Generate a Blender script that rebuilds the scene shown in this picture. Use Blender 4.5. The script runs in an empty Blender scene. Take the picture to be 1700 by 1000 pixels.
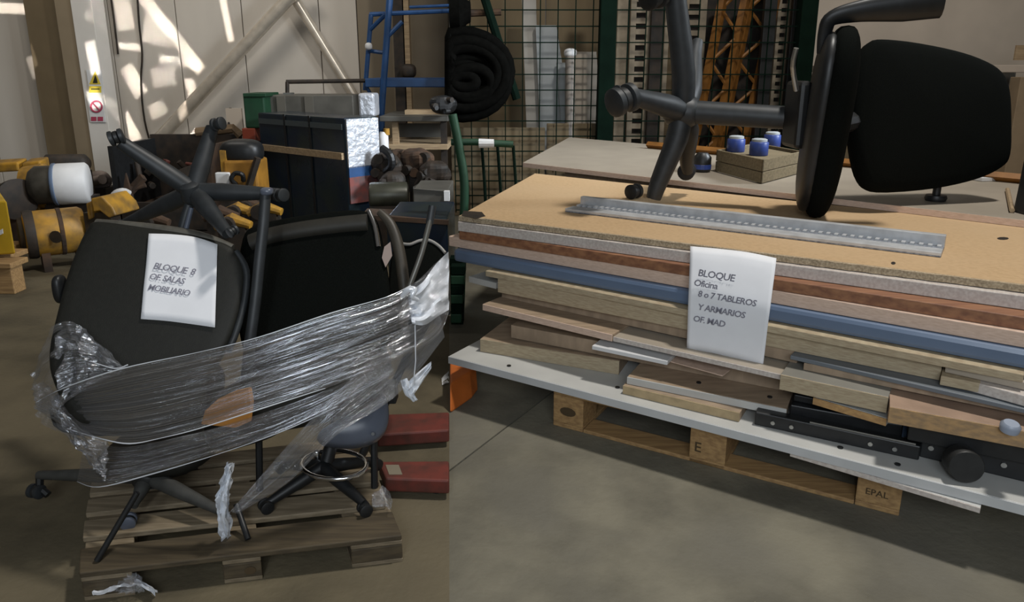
import bpy, math, random
from mathutils import Vector as V, Matrix, noise as mn
random.seed(7)
S = bpy.context.scene
COL = S.collection
# ------------------------------------------------------------------ camera
F, CX, CY, H = 1200.0, 850.0, 429.0, 1.6
TH = math.radians(14.66)
cd = bpy.data.cameras.new('camera'); cam = bpy.data.objects.new('camera', cd); COL.objects.link(cam)
cd.sensor_fit = 'HORIZONTAL'; cd.sensor_width = 36; cd.lens = 36*F/1700
cd.shift_y = -(500-CY)/1700; cd.clip_start = .05
cam.location = (0, 0, H); cam.rotation_euler = (math.pi/2-TH, 0, 0)
S.camera = cam
S.view_settings.view_transform = 'Standard'; S.view_settings.look = 'None'
S.view_settings.exposure = 0.0; S.view_settings.gamma = 1.0; S.view_settings.use_curve_mapping = False
# ------------------------------------------------------------------ light
w = bpy.data.worlds.new('hall'); S.world = w; w.use_nodes = True
bg = w.node_tree.nodes['Background']; bg.inputs[0].default_value = (1.0, .93, .83, 1); bg.inputs[1].default_value = .07

def area(name, loc, target, sx, sy, power, col, spread=180, roll=0):
    l = bpy.data.lights.new(name, 'AREA'); l.shape = 'RECTANGLE'; l.size = sx; l.size_y = sy
    l.energy = power; l.color = col; l.spread = math.radians(spread)
    o = bpy.data.objects.new(name, l); COL.objects.link(o); o.location = loc
    d = V(target)-V(loc)
    o.rotation_euler = (d.to_track_quat('-Z', 'Y').to_matrix() @ Matrix.Rotation(roll, 3, 'Z')).to_euler()
    return o
area('skylight', (2.3, 2.7, 7.0), (1.3, 2.6, 0), 0.5, 0.5, 315, (1, .96, .9))
area('door_daylight', (.1, -1.8, 2.4), (0.2, 3, .7), 2.6, 1.5, 76, (.84, .92, 1))
area('film_streak_lamp', (-.5, -1.4, 2.75), (-.5, 2.2, .7), .12, 1.1, 20, (.88, .94, 1))  # narrow lamp added to put a highlight streak on the film
area('foil_fill_lamp', (5.2, 4.2, 3.6), (-1.3, 6.8, 1.0), 1.4, 1.0, 62, (.86, .93, 1), 56)  # added lamp aimed at the foil crate end, source unseen
area('roof_window', (-4.0, 6.6, 5.4), (-3.9, 10.4, 2.0), 2.0, .7, 80, (1, .94, .85))

# ------------------------------------------------------------------ pixel -> place
ct, st = math.cos(TH), math.sin(TH)
CAMP = V((0, 0, H))
def ray(px, py):
    a, b = (px-CX)/F, (CY-py)/F
    return V((a, ct+b*st, -st+b*ct))
def G(px, py, z=0.0):
    r = ray(px, py); return CAMP+r*((z-H)/r.z)
def D(px, py, Y):
    r = ray(px, py); return CAMP+r*(Y/r.y)
class Plane:
    def __init__(s, a, b, c):
        s.p = a; s.n = (b-a).cross(c-a).normalized()
        if s.n.dot(CAMP-a) < 0: s.n = -s.n
    def at(s, px, py, off=0):
        r = ray(px, py); t = (s.p+s.n*off-CAMP).dot(s.n)/r.dot(s.n); return CAMP+r*t

# ------------------------------------------------------------------ materials
MATS = {}
def mat(name, col, rough=.6, metal=0, n=0, scale=20, stretch=(1,1,1), bump=0, col2=None, spec=.5, bscale=None, detail=4, ramp=(.35,.65), n2=None):
    if name in MATS: return MATS[name]
    m = bpy.data.materials.new(name); m.use_nodes = True; t = m.node_tree; b = t.nodes['Principled BSDF']
    b.inputs['Base Color'].default_value = (*col, 1); b.inputs['Roughness'].default_value = rough
    b.inputs['Metallic'].default_value = metal; b.inputs['Specular IOR Level'].default_value = spec
    tc = t.nodes.new('ShaderNodeTexCoord'); mp = t.nodes.new('ShaderNodeMapping'); mp.inputs['Scale'].default_value = stretch
    t.links.new(tc.outputs['Object'], mp.inputs[0])
    if n or col2:
        tx = t.nodes.new('ShaderNodeTexNoise'); tx.inputs['Scale'].default_value = scale; tx.inputs['Detail'].default_value = detail
        t.links.new(mp.outputs[0], tx.inputs[0])
        rp = t.nodes.new('ShaderNodeValToRGB')
        c2 = col2 or tuple(c*(1-n) for c in col)
        rp.color_ramp.elements[0].color = (*c2, 1); rp.color_ramp.elements[1].color = (*col, 1)
        rp.color_ramp.elements[0].position = ramp[0]; rp.color_ramp.elements[1].position = ramp[1]
        t.links.new(tx.outputs[0], rp.inputs[0]); out = rp.outputs[0]
        if n2:
            ty = t.nodes.new('ShaderNodeTexNoise'); ty.inputs['Scale'].default_value = n2[0]; ty.inputs['Detail'].default_value = 3
            t.links.new(tc.outputs['Object'], ty.inputs[0])
            mx = t.nodes.new('ShaderNodeMix'); mx.data_type = 'RGBA'; mx.blend_type = 'MIX'
            r2 = t.nodes.new('ShaderNodeValToRGB'); r2.color_ramp.elements[0].position = n2[2]; r2.color_ramp.elements[1].position = n2[3]
            t.links.new(ty.outputs[0], r2.inputs[0]); t.links.new(r2.outputs[0], mx.inputs[0])
            t.links.new(out, mx.inputs[6]); mx.inputs[7].default_value = (*n2[1], 1); out = mx.outputs[2]
        t.links.new(out, b.inputs['Base Color'])
    if bump:
        tb = t.nodes.new('ShaderNodeTexNoise'); tb.inputs['Scale'].default_value = bscale or scale; tb.inputs['Detail'].default_value = 5
        t.links.new(mp.outputs[0], tb.inputs[0])
        bp = t.nodes.new('ShaderNodeBump'); bp.inputs['Strength'].default_value = bump; bp.inputs['Distance'].default_value = .01
        t.links.new(tb.outputs[0], bp.inputs['Height']); t.links.new(bp.outputs[0], b.inputs['Normal'])
    MATS[name] = m; return m

def film_mat(name, opacity, white, tint=(.9,.93,1), lo=.45):
    m = bpy.data.materials.new(name); m.use_nodes = True; t = m.node_tree; t.nodes.clear()
    o = t.nodes.new('ShaderNodeOutputMaterial'); tr = t.nodes.new('ShaderNodeBsdfTransparent'); gl = t.nodes.new('ShaderNodeBsdfGlossy')
    df = t.nodes.new('ShaderNodeBsdfDiffuse'); df.inputs[0].default_value = (*[.75*c for c in tint], 1)
    gl.inputs['Roughness'].default_value = .13; gl.inputs[0].default_value = (.82,.84,.88,1)
    m1 = t.nodes.new('ShaderNodeMixShader'); m2 = t.nodes.new('ShaderNodeMixShader')
    m1.inputs[0].default_value = white
    tc = t.nodes.new('ShaderNodeTexCoord'); mp = t.nodes.new('ShaderNodeMapping'); mp.inputs['Scale'].default_value = (.45, 46, 1)
    t.links.new(tc.outputs['UV'], mp.inputs[0])
    nz = t.nodes.new('ShaderNodeTexNoise'); nz.inputs['Scale'].default_value = 1.6; nz.inputs['Detail'].default_value = 2.5
    t.links.new(mp.outputs[0], nz.inputs[0])
    rp = t.nodes.new('ShaderNodeMapRange'); rp.inputs[1].default_value = .35; rp.inputs[2].default_value = .75
    rp.inputs[3].default_value = opacity*lo; rp.inputs[4].default_value = min(1, opacity*1.7)
    t.links.new(nz.outputs[0], rp.inputs[0])
    bp = t.nodes.new('ShaderNodeBump'); bp.inputs['Strength'].default_value = .9; bp.inputs['Distance'].default_value = .012
    t.links.new(nz.outputs[0], bp.inputs['Height']); t.links.new(bp.outputs[0], gl.inputs['Normal'])
    t.links.new(gl.outputs[0], m1.inputs[1]); t.links.new(df.outputs[0], m1.inputs[2])
    t.links.new(rp.outputs[0], m2.inputs[0]); t.links.new(tr.outputs[0], m2.inputs[1]); t.links.new(m1.outputs[0], m2.inputs[2])
    t.links.new(m2.outputs[0], o.inputs[0]); MATS[name] = m; return m

def wood(name, c, c2, rough=.75, s=6):
    return mat(name, c, rough, 0, .4, s, (1, 12, 12), .15, c2)
# ------------------------------------------------------------------ mesh builder
class M:
    def __init__(s): s.v = []; s.f = []; s.uv = None
    def add(s, vs, fs):
        k = len(s.v); s.v += [V(p) for p in vs]; s.f += [tuple(i+k for i in f) for f in fs]; return s
    def hexa(s, a, b):      # a: 4 top corners, b: 4 bottom corners
        return s.add(list(a)+list(b), [(0,1,2,3),(7,6,5,4),(0,4,5,1),(1,5,6,2),(2,6,7,3),(3,7,4,0)])
    def box(s, c, ux, uy, uz):
        c, ux, uy, uz = V(c), V(ux), V(uy), V(uz)
        a = [c-ux-uy+uz, c+ux-uy+uz, c+ux+uy+uz, c-ux+uy+uz]; return s.hexa(a, [p-2*uz for p in a])
    def aab(s, x0, x1, y0, y1, z0, z1):
        return s.box(((x0+x1)/2,(y0+y1)/2,(z0+z1)/2), ((x1-x0)/2,0,0), (0,(y1-y0)/2,0), (0,0,(z1-z0)/2))
    def prism(s, poly, d):
        n = len(poly); d = V(d); a = [V(p) for p in poly]
        return s.add(a+[p+d for p in a], [tuple(range(n)), tuple(range(2*n-1, n-1, -1))]+[(i, i+n, (i+1)%n+n, (i+1)%n) for i in range(n)])
    def tube(s, pts, r, seg=10, smooth=0, flat=1, closed=False):
        pts = [V(p) for p in pts]; n0 = len(pts)
        rs = r if isinstance(r, (list, tuple)) else [r]*n0
        if smooth:
            P, R = [], []
            for i in range(n0-1):
                p0, p1, p2, p3 = pts[max(i-1,0)], pts[i], pts[i+1], pts[min(i+2,n0-1)]
                for k in range(smooth):
                    t = k/smooth
                    P.append(.5*((2*p1)+(p2-p0)*t+(2*p0-5*p1+4*p2-p3)*t*t+(3*p1-p0-3*p2+p3)*t**3)); R.append(rs[i]*(1-t)+rs[i+1]*t)
            P.append(pts[-1]); R.append(rs[-1]); pts, rs = P, R
        n = len(pts); up = None; vs = []; fs = []
        for i in range(n):
            if closed: d = (pts[(i+1)%n]-pts[i-1]).normalized()
            else: d = (pts[min(i+1,n-1)]-pts[max(i-1,0)]).normalized()
            if up is None: up = V((0,0,1)) if abs(d.z) < .9 else V((0,1,0))
            sx = d.cross(up).normalized(); up = sx.cross(d).normalized()
            for k in range(seg):
                a = 2*math.pi*k/seg; vs.append(pts[i]+sx*(rs[i]*math.cos(a))+up*(rs[i]*flat*math.sin(a)))
        for i in range(n if closed else n-1):
            j = (i+1)%n
            for k in range(seg):
                l = (k+1)%seg; fs.append((i*seg+k, i*seg+l, j*seg+l, j*seg+k))
        if not closed: fs += [tuple(range(seg-1,-1,-1)), tuple((n-1)*seg+k for k in range(seg))]
        return s.add(vs, fs)
    def cyl(s, a, b, r, seg=20, r2=None): return s.tube([a, b], [r, r if r2 is None else r2], seg)
    def lathe(s, base, axis, prof, seg=20):    # prof: (distance along axis, radius)
        base, axis = V(base), V(axis).normalized()
        return s.tube_rings([(base+axis*t, r) for t, r in prof], axis, seg)
    def tube_rings(s, rings, axis, seg):
        up = V((0,0,1)) if abs(axis.z) < .9 else V((0,1,0)); sx = axis.cross(up).normalized(); sy = sx.cross(axis)
        vs = []; fs = []
        for c, r in rings:
            for k in range(seg):
                a = 2*math.pi*k/seg; vs.append(c+sx*(r*math.cos(a))+sy*(r*math.sin(a)))
        for i in range(len(rings)-1):
            for k in range(seg):
                l = (k+1)%seg; fs.append((i*seg+k, i*seg+l, (i+1)*seg+l, (i+1)*seg+k))
        n = len(rings); fs += [tuple(range(seg-1,-1,-1)), tuple((n-1)*seg+k for k in range(seg))]
        return s.add(vs, fs)
    def pad(s, outline, nrm, T, bulge=.0, sub=4, back=0.5):
        o = [V(p) for p in outline]; n0 = len(o); P = []
        for i in range(n0):
            p0, p1, p2, p3 = o[i-1], o[i], o[(i+1)%n0], o[(i+2)%n0]
            for k in range(sub):
                t = k/sub; P.append(.5*((2*p1)+(p2-p0)*t+(2*p0-5*p1+4*p2-p3)*t*t+(3*p1-p0-3*p2+p3)*t**3))
        c = sum(P, V((0,0,0)))/len(P); n = len(P); nrm = V(nrm).normalized()
        prof = [(.55,-T*back),(.9,-T*back),(.975,-T*.36),(1,0),(.99,T*.25),(.965,T*.42),(.92,T*.5),(.8,T*.5+bulge*.35),(.6,T*.5+bulge*.65),(.35,T*.5+bulge*.9),(.12,T*.5+bulge)]
        vs = []; fs = []
        for sc, off in prof: vs += [c+(p-c)*sc+nrm*off for p in P]
        for i in range(len(prof)-1):
            for k in range(n):
                l = (k+1)%n; fs.append((i*n+k, i*n+l, (i+1)*n+l, (i+1)*n+k))
        m = len(prof); fs += [tuple(range(n-1,-1,-1)), tuple((m-1)*n+k for k in range(n))]
        return s.add(vs, fs)
    def ellipsoid(s, c, ux, uy, uz, e=1.0, nu=28, nv=16):
        c, ux, uy, uz = V(c), V(ux), V(uy), V(uz); vs = []; fs = []
        pw = lambda x: math.copysign(abs(x)**e, x)
        for j in range(nv+1):
            b = -math.pi/2+math.pi*j/nv
            for i in range(nu):
                a = 2*math.pi*i/nu
                vs.append(c+ux*(pw(math.cos(b))*pw(math.cos(a)))+uy*(pw(math.cos(b))*pw(math.sin(a)))+uz*math.copysign(abs(math.sin(b))**.7, math.sin(b)))
        for j in range(nv):
            for i in range(nu):
                k = (i+1)%nu; fs.append((j*nu+i, j*nu+k, (j+1)*nu+k, (j+1)*nu+i))
        return s.add(vs, fs)
    def sheet(s, rows, fold=0, freq=6, seed=0, nrm=V((0,-1,0)), along=.35, across=9):
        # rows: list of point lists (same length); uv u along a row, v across
        nr, nc = len(rows), len(rows[0]); vs = []; fs = []; s.uv = []
        for j in range(nr):
            for i in range(nc):
                p = rows[j][i]; d = 0
                if fold:
                    d = fold*(mn.noise(V((i/nc*freq*along, j/nr*across, seed)))+.5*mn.noise(V((i/nc*freq*along*2.5, j/nr*across*2, seed+9))))
                vs.append(p+nrm*d); s.uv.append((i/(nc-1), j/(nr-1)))
        for j in range(nr-1):
            for i in range(nc-1): fs.append((j*nc+i, j*nc+i+1, (j+1)*nc+i+1, (j+1)*nc+i))
        return s.add(vs, fs)

def resample(pts, n):
    pts = [V(p) for p in pts]; k0 = len(pts); out = []
    for i in range(n):
        t = i/(n-1)*(k0-1); k = min(int(t), k0-2); f = t-k
        p0, p1, p2, p3 = pts[max(k-1,0)], pts[k], pts[k+1], pts[min(k+2,k0-1)]
        out.append(.5*((2*p1)+(p2-p0)*f+(2*p0-5*p1+4*p2-p3)*f*f+(3*p1-p0-3*p2+p3)*f**3))
    return out
def ribbon(top, bot, n, m):
    a, b = resample(top, n), resample(bot, n)
    return [[a[i].lerp(b[i], j/(m-1)) for i in range(n)] for j in range(m)]

WLOC = {}
def build(name, mb, material, parent=None, label=None, cat=None, group=None, kind=None, bevel=0, smooth=False, seg=2):
    me = bpy.data.meshes.new(name)
    lo = V((min(p.x for p in mb.v), min(p.y for p in mb.v), min(p.z for p in mb.v))); hi = V((max(p.x for p in mb.v), max(p.y for p in mb.v), max(p.z for p in mb.v)))
    c = (lo+hi)/2
    if parent is None: c.z = lo.z
    me.from_pydata([tuple(p-c) for p in mb.v], [], mb.f)
    import bmesh
    bm = bmesh.new(); bm.from_mesh(me)
    if not mb.uv: bmesh.ops.recalc_face_normals(bm, faces=bm.faces)
    else:
        uvl = bm.loops.layers.uv.new('UVMap')
        for f in bm.faces:
            for l in f.loops: l[uvl].uv = mb.uv[l.vert.index]
    bm.to_mesh(me); bm.free()
    me.materials.append(material)
    if smooth: me.polygons.foreach_set('use_smooth', [True]*len(me.polygons))
    o = bpy.data.objects.new(name, me); COL.objects.link(o)
    WLOC[o.name] = c
    if parent is not None: o.parent = parent; o.location = c-WLOC[parent.name]
    else: o.location = c
    tag(o, label, cat, group, kind)
    if bevel:
        b = o.modifiers.new('edges', 'BEVEL'); b.width = bevel; b.segments = seg; b.limit_method = 'ANGLE'; b.angle_limit = math.radians(40)
    if smooth:
        try: me.set_sharp_from_angle(angle=math.radians(50))
        except Exception: pass
    return o
def tag(o, label=None, cat=None, group=None, kind=None):
    if label: o['label'] = label
    if cat: o['category'] = cat
    if group: o['group'] = group
    if kind: o['kind'] = kind
def thing(name, label, cat, loc, group=None, kind=None):
    o = bpy.data.objects.new(name, None); COL.objects.link(o); o.empty_display_size = .05
    o.location = V(loc); WLOC[o.name] = V(loc); tag(o, label, cat, group, kind); return o
def pbox(x0, y0, x1, y1, Y, depth):          # box whose front face at distance Y covers those pixels
    a, b, c, d = D(x0,y0,Y), D(x1,y0,Y), D(x1,y1,Y), D(x0,y1,Y)
    xa, xb = (a.x+d.x)/2, (b.x+c.x)/2
    return M().aab(xa, xb, Y, Y+depth, c.z, a.z)
def text(body, size, o, ux, uy, material, parent, name='lettering', shear=.15, spread=1.0):
    cu = bpy.data.curves.new(name, 'FONT'); cu.body = body; cu.size = size; cu.shear = shear; cu.space_line = 1.15; cu.space_character = spread
    cu.offset = size*.012; cu.resolution_u = 2
    tmp = bpy.data.objects.new(name, cu); COL.objects.link(tmp)
    dg = bpy.context.evaluated_depsgraph_get(); me = bpy.data.meshes.new_from_object(tmp.evaluated_get(dg))
    bpy.data.objects.remove(tmp)
    ux, uy = V(ux), V(uy)
    mb = M().add([V(o)+ux*p.co.x+uy*p.co.y for p in me.vertices], [tuple(q.vertices) for q in me.polygons])
    mb.uv = [(0,0)]*len(mb.v)
    return build(name, mb, material, parent)

# ------------------------------------------------------------------ palette
m_conc_l = mat('brown_concrete_dim', (.135,.110,.064), .8, 0, .35, 4.2, (1,1,1), .3, (.075,.061,.035), bscale=40, detail=9, n2=(.9,(.14,.115,.07),.45,.75))  # browner slab; the left bay's dimmer light is darkened into its colour
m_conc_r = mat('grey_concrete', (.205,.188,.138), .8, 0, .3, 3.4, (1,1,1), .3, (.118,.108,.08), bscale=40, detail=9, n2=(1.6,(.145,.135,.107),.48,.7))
m_wall = mat('white_wall', (.62,.57,.50), .55, 0, .12, 1.5, (1,1,.3))
m_wall_r = mat('cream_wall', (.66,.57,.47), .7, 0, .1, 2)
m_brownwall = mat('brown_panel', (.17,.125,.068), .8, 0, .25, 3, (1,1,.3))
m_colshade = mat('column_shade', (.26,.20,.12), .6, 0, .1, 3)  # shaded side of the white column, shade put into a brown colour
m_colwhite = mat('white_column', (.72,.69,.64), .5, 0, .06, 3)
m_steel = mat('galvanised_pipe', (.74,.66,.55), .3, .4, .2, 8, (1,1,1))
m_black = mat('black_plastic', (.012,.013,.014), .45, 0, .3, 30)
m_greyblack = mat('dark_grey_plastic', (.018,.019,.019), .5, 0, .3, 25)
m_slate = mat('slate_plastic', (.026,.030,.033), .5, 0, .3, 20)
m_vinyl = mat('black_vinyl', (.012,.012,.009), .6, 0, .2, 60, spec=.35, bump=.08, bscale=250)
m_fabric = mat('black_fabric', (.006,.007,.006), .95, 0, .4, 300, bump=.25, bscale=500, spec=.05)
m_chrome = mat('chrome', (.75,.76,.78), .15, 1)
m_blueplast = mat('blue_grey_plastic', (.10,.115,.15), .3, 0, .1, 10)
m_paper = mat('paper', (.83,.84,.87), .8, 0, .04, 12)
m_ink = mat('ink', (.22,.22,.27), .8)
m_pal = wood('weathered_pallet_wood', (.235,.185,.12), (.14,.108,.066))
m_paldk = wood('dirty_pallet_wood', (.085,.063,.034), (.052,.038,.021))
m_palnew = wood('orange_pallet_wood', (.42,.26,.11), (.28,.165,.07))
m_stamp = mat('stamp_ink', (.07,.045,.02), .9)
m_red = mat('red_paint', (.155,.03,.02), .6, 0, .35, 14, col2=(.085,.025,.017), bump=.1)
m_yel = mat('yellow_paint', (.46,.24,.025), .5, 0, .35, 9, col2=(.19,.11,.03))
m_yelbright = mat('bright_yellow', (.60,.37,.02), .5, 0, .2, 6)
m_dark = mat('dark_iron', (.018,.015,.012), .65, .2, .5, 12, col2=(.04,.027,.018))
m_rust = mat('rusty_brown', (.075,.04,.02), .85, 0, .5, 9, col2=(.03,.019,.013), bump=.3)
m_navy = mat('navy_wrap', (.009,.018,.036), .25, 0, .4, 4, col2=(.02,.03,.03))
m_foil = mat('silver_foil', (.88,.92,1), .32, .6, .25, 10, bump=1.0, bscale=22)
m_green = mat('green_paint', (.007,.05,.02), .6, 0, .3, 6)
m_greend = mat('dark_green_paint', (.004,.013,.008), .9, 0, .3, 6, spec=.08)
m_orange = mat('orange_paint', (.62,.16,.03), .5, 0, .25, 6)
m_orangedk = mat('orange_rack_paint', (.30,.125,.022), .55, 0, .35, 9)
m_blue = mat('blue_paint', (.02,.075,.21), .45, 0, .3, 6)
m_greymet = mat('grey_metal', (.13,.123,.105), .5, .3, .3, 5)
m_lid = mat('steel_lid', (.38,.38,.36), .3, .8, .2, 10)
m_tanw = wood('tan_plank', (.40,.29,.17), (.27,.19,.11))
m_chip = mat('chipboard', (.53,.36,.195), .75, 0, .18, 55, (1,1,1), .1, (.455,.305,.16), ramp=(.3,.6), n2=(1.2,(.54,.38,.22),.4,.8))
m_chipedge = mat('rough_edge', (.50,.40,.27), .9, 0, .5, 120, (1,1,1), .4, (.29,.22,.14))
m_whiteedge = mat('white_laminate', (.60,.55,.50), .6, 0, .15, 90, (1,1,1), 0, (.48,.42,.38))
m_brownb = mat('brown_veneer', (.33,.155,.075), .55, 0, .35, 5, (.7,9,9), .05, (.20,.085,.045))
m_pink = mat('pinkish_core', (.70,.52,.41), .8, 0, .25, 40, (1,1,6), .1, (.58,.42,.32))
m_bluelam = mat('blue_laminate', (.135,.19,.29), .33, 0, .15, 3)
m_tan = mat('pale_core', (.47,.39,.26), .8, 0, .25, 30, (1,1,8), .1, (.36,.28,.18))
m_greyb = mat('grey_laminate', (.54,.54,.515), .45, 0, .12, 5)
m_greytan = mat('grey_tan_laminate', (.42,.36,.285), .5, 0, .15, 4)
m_topbrown = mat('dull_brown_laminate', (.38,.28,.19), .6, 0, .25, 8, (1,5,1))
m_backb = mat('taupe_laminate', (.33,.285,.225), .55, 0, .12, 4)
m_alu = mat('aluminium', (.62,.63,.64), .4, .3, .2, 20)
m_aludark = mat('aluminium_groove', (.16,.18,.22), .4, .5, .6, 60, col2=(.40,.42,.46))
m_crate = wood('crate_wood', (.21,.165,.095), (.14,.11,.06))
m_bluecap = mat('blue_lid', (.03,.06,.25), .4, 0, .2, 20)
m_white = mat('white_plastic', (.72,.72,.72), .5, 0, .08, 9)
m_sky = mat('pale_foil_board', (.40,.43,.44), .5, .1, .15, 5)
m_card = mat('cardboard', (.62,.27,.055), .8, 0, .2, 8)
film = film_mat('stretch_film', .54, .06)
film_lo = film_mat('stretch_film_thin', .46, .14)
film_white = film_mat('stretch_film_bunched', .95, .72, tint=(1.15,1.2,1.28), lo=.85)

# ------------------------------------------------------------------ setting
YW = 10.4          # back wall, left bay
YR = 9.0           # partition behind the mesh fence, right bay
m_wallshade = mat('tan_wall_shade', (.23,.185,.125), .6, 0, .12, 2)  # shading at the wall's right end put into a browner panel colour
fl = thing('floor', 'concrete warehouse floor in worn slabs', None, (0,0,0), kind='structure')
def ext(a, b, k): return a+(a-b)*k
s0, s1 = G(746,1000), G(746,320)
near = ext(s0, s1, .5); far = ext(s1, s0, .6)
def slab(poly, m):
    build('slab', M().prism([V((p[0],p[1],0)) for p in poly], (0,0,-.12)), m, fl)
g = V((.0,0,0))
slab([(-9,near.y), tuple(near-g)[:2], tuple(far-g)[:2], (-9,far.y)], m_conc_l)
j0, j1 = G(746,782), G(912,655); jd = (j1-j0)
jr = j1+jd*6; jl = s0+(s1-s0)*((j0.y-s0.y)/(s1.y-s0.y))
gp = V((.005,-.004,0)); sl = (s0-s1).normalized()*.007
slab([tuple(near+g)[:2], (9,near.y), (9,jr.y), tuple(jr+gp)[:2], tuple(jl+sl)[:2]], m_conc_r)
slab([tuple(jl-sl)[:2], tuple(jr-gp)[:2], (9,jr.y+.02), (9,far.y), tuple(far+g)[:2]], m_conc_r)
wl = thing('wall_back', 'pale panelled back wall of the warehouse', None, (-4,YW,0), kind='structure')
xs = [-9.6]+[D(x,100,YW).x for x in (-150,-30,78,190,300,408,534,596,672,746)]
for a, b in zip(xs[:-1], xs[1:]): build('wall_panel', M().aab(a+.006, b-.006, YW, YW+.06, 0, 6), m_wall if b < xs[-3]+.01 else m_wallshade, wl, bevel=.006)
build('wall_core', M().aab(-9.6, xs[-1], YW+.062, YW+.14, 0, 6), mat('joint_grey', (.16,.14,.12), .8), wl)
wr = thing('wall_right', 'cream and brown panelled partition behind the mesh fence', None, (2,YR,0), kind='structure')
xs = [D(x,100,YR).x for x in (747,905,1048,1190,1318)]
for a, b in zip(xs[:-1], xs[1:]): build('wall_panel', M().aab(a+.005, b-.005, YR, YR+.05, 0, 6), m_brownwall, wr, bevel=.005)
build('wall_panel', M().aab(xs[-1]+.005, 8, YR, YR+.05, 0, 6), m_wall_r, wr)
tr = thing('trim_1', 'shade-browned sides of the white steel column against the back wall', None, D(90,290,YW-.3)-V((0,0,1)), kind='structure')
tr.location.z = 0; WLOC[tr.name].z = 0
def vplate(p0, p1, Y0, Y1, th, name, m, par):
    a, b = D(p0[0],p0[1],Y0), D(p1[0],p1[1],Y1); a2, b2 = V((a.x,Y0,0)), V((b.x,Y1,0))
    build(name, M().prism([a2, b2, b2+V((0,th,0)), a2+V((0,th,0))], (0,0,6)), m, par, bevel=.006)
vplate((62,150), (112,150), YW-.22, YW-.30, .1, 'web', m_colshade, tr)
vplate((112,150), (140,150), YW-.55, YW-.6, .06, 'flange', mat('flange_shade', (.34,.27,.18), .6, 0, .08, 3), tr)  # flange of the white column, its shade in the colour too
cs = thing('trim_2', 'white front of the steel column beside its shade-browned sides', None, V((D(157,150,YW-.6).x,YW-.6,0)), kind='structure')
vplate((138,150), (172,150), YW-.62, YW-.62, .3, 'pillar', m_colwhite, cs)  # lit white face of the same steel column

# wall signs on the pillar
def sign(name, label, px, py, wpx, hpx, parts):
    Y = YW-.64
    r = thing(name, label, 'sign', D(px,py,Y))
    build('plate', pbox(px-wpx/2, py-hpx/2, px+wpx/2, py+hpx/2, Y, .015), m_white, r)
    for nm, poly, m in parts: build(nm, M().prism([D(x,y,Y-.004) for x, y in poly], (0,.003,0)), m, r)
ring = lambda cx, cy, r, r2: [(cx+r*math.cos(a*math.pi/12), cy+r2*math.sin(a*math.pi/12)) for a in range(24)]
m_sy = mat('sign_yellow', (.70,.55,.06), .5); m_sr = mat('sign_red', (.42,.06,.11), .5); m_sk = mat('sign_black', (.03,.03,.02), .5)
sign('warning_sign', 'small yellow triangle warning sign high on the white column', 158, 136, 24, 40,
     [('triangle', [(158,118),(167,140),(148,140)], m_sy), ('caption', [(148,143),(168,143),(168,154),(148,154)], m_sy)])
o = bpy.data.objects['warning_sign']; Y = YW-.648
build('pictogram', M().prism([D(x,y,Y) for x,y in [(158,124),(161,132),(162,138),(154,138),(156,131)]], (0,.002,0)), m_sk, o)
build('lettering', M().prism([D(x,y,Y) for x,y in [(151,147),(165,147),(165,149),(151,149)]], (0,.002,0)), m_sk, o)
sign('prohibition_sign', 'small red circle prohibition sign under the yellow one', 160, 183, 25, 40, [])
o = bpy.data.objects['prohibition_sign']
tb = [D(x,y,YW-.645) for x, y in ring(160,177,9,9)]
build('ring', M().tube(tb, .012, 6, closed=True), m_sr, o)
build('slash', M().tube([D(154,171,YW-.645), D(166,184,YW-.645)], .010, 6), m_sr, o)
for x in (151,162): build('lettering', M().prism([D(a,b,YW-.646) for a,b in [(x,194),(x+9,194),(x+9,201),(x,201)]], (0,.002,0)), m_sr, o)

# diagonal bracing pipes
build('brace_pipe', M().tube([D(500,-25,YW-.36), D(244,252,YW-.36)], [.082]*2, 18), m_steel, label='long shiny steel brace pipe slanting down to the left', cat='pipe', smooth=True)
build('brace_pipe', M().tube([D(484,-10,YW-.16), D(602,182,YW-.16)], [.062]*2, 18), m_steel, label='thinner steel brace pipe slanting down to the right', cat='pipe', smooth=True)
# wall cables
for k, pl in enumerate([[(228,-5),(231,40),(236,90),(234,140),(240,200),(252,245)], [(184,-5),(190,40),(196,90)]]):
    build('wall_cable', M().tube([D(x,y,YW-.03) for x,y in pl], .014, 6, smooth=4), m_dark, label=['thin wavy dark cable hanging down the back wall','short thin cable on the wall next to the white column'][k], cat='cable')
# added narrow lamps, one per patch, imitating blotches of sunlight on the wall
def beam(px, py, wpx, hpx, rot, power, col=(1,.93,.85)):
    p = D(px,py,YW); k = YW/F; src = p+V((1.2,-5,2.6))
    area('sun_patch_lamp', src, p, wpx*k, hpx*k, power*wpx*hpx*(3.2e-5 if power*1 > 10.5 else 4.5e-5), col, .5, rot)
for b in [(284,54,17,140,.62,11),(298,103,64,11,-.30,11),(20,14,52,13,-.15,12),(205,18,24,50,.05,6),(180,20,12,60,.05,5),(262,52,44,36,-.3,5),(204,76,58,9,-.2,8),
          (222,134,22,46,.45,11),(184,138,14,44,.1,9),(272,128,36,26,0,5),(318,150,14,34,.1,10),(316,205,13,42,.05,9),(216,212,17,42,.42,13),(186,200,18,26,.2,10),(262,182,26,20,.3,5),(376,30,9,64,.12,13),(152,14,26,30,0,16),(60,110,22,30,.2,3)]:
    beam(*b)

# ------------------------------------------------------------------ left background
def bench_items(): pass
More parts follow.
